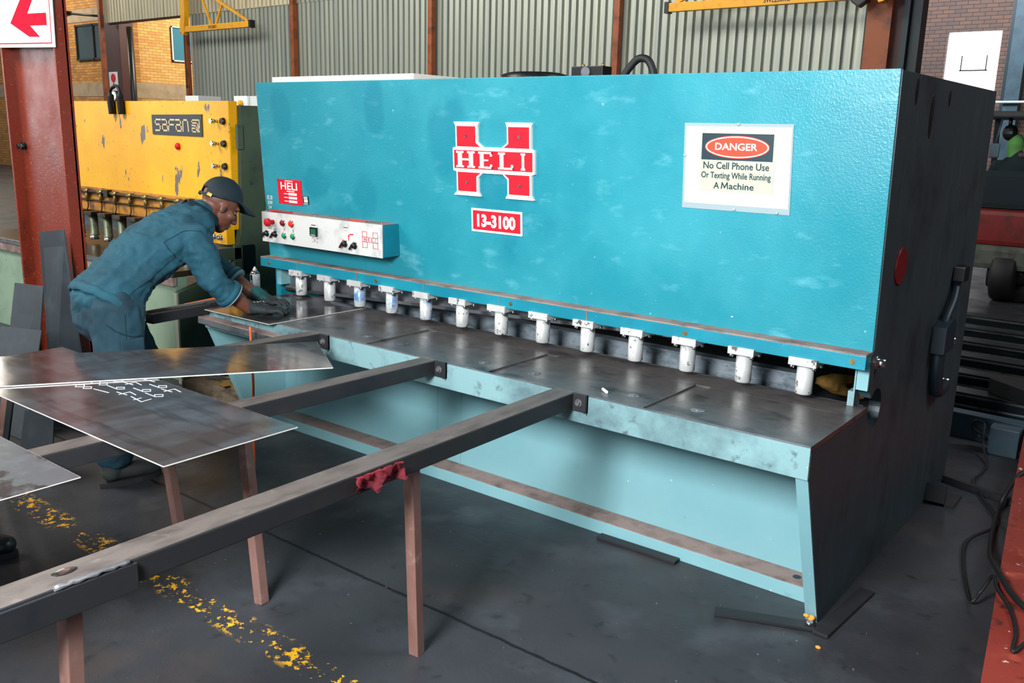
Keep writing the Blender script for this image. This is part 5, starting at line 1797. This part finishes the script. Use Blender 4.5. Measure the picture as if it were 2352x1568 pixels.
boot((-3.08, -.785, 0), (-3.045, -.485, 0), BOOTM, PE)
boot((-3.43, -.42, 0), (-3.41, -.12, 0), BOOTM, PE)
ob = boot((-2.90, -1.56, 0), (-2.655, -1.345, 0), BOOTB)
tag(ob, 'black work boot on the floor at the left edge beneath the stained sheet', 'boot')


def glove(name, wrist, tip, m, flip, back=None, zf=.753):
    w, t = V(wrist), V(tip)
    d = (t - w); d.z = 0
    d = d.normalized()
    s = V((d.y, -d.x, 0)) * flip          # towards the thumb
    Z = V((0, 0, 1))
    palm = lambda f, l, z: w + d * f + s * l + Z * (z - w.z)
    bm = nb()
    limb(bm, [(tuple(palm(-.035, 0, w.z + .018)), (.042, .037)), (tuple(palm(.0, 0, w.z)), (.040, .031)), (tuple(palm(.05, 0, .783)), (.046, .024)), (tuple(palm(.095, 0, .775)), (.047, .018))], s)
    for l, L, a in ((.034, .066, .06), (.012, .078, .02), (-.011, .072, -.02), (-.033, .056, -.09)):
        fd = (d + s * a * 1.6).normalized()
        k0 = palm(.092, l, .777)
        p1 = k0 + fd * (L * .45) + Z * .004
        p2 = k0 + fd * (L * .8) + Z * (-.004)
        p3 = k0 + fd * L
        p3.z = zf + .009
        limb(bm, [(tuple(k0), .0118), (tuple(p1), .0108), (tuple(p2), .0100), (tuple(p3), .0088)], Z, 10)
    b0 = palm(.025, .036, .775)
    limb(bm, [(tuple(b0), .014), (tuple(b0 + d * .03 + s * .026 + Z * -.006), .0125), (tuple(b0 + d * .066 + s * .03 + Z * (zf + .011 - b0.z)), .0105)], Z, 10)
    g = obj_me(name, fuse(bm, .0045, 2, (.003, 30, (1, 1, 1))), m, PE)
    if back:
        bm = nb(); limb(bm, [(tuple(palm(-.03, 0, w.z + .026)), (.042, .032)), (tuple(palm(.03, 0, .792)), (.043, .022)), (tuple(palm(.07, 0, .785)), (.038, .014))], s)
        obj_me('glove_back', fuse(bm, .006, 2), back, g)
    else:
        bm = nb()
        strokes(bm, [[(0, 0), (.2, 1)], [(.4, 0), (.5, 1), (.8, .2)], [(1, 0), (1.1, 1)]], palm(.0, .012, w.z + .034), d, -s * 1.0 + Z * 0, .05, .022, .0025, .001)
        obj('white_print', bm, CHALK, g)
    return g


glove('right_glove', (-2.918, .005, .79), (-2.80, .17, .76), GLOVE, -1)
glove('left_glove', (-3.13, .212, .795), (-2.93, .275, .76), GLOVE, 1, GLOVEG)
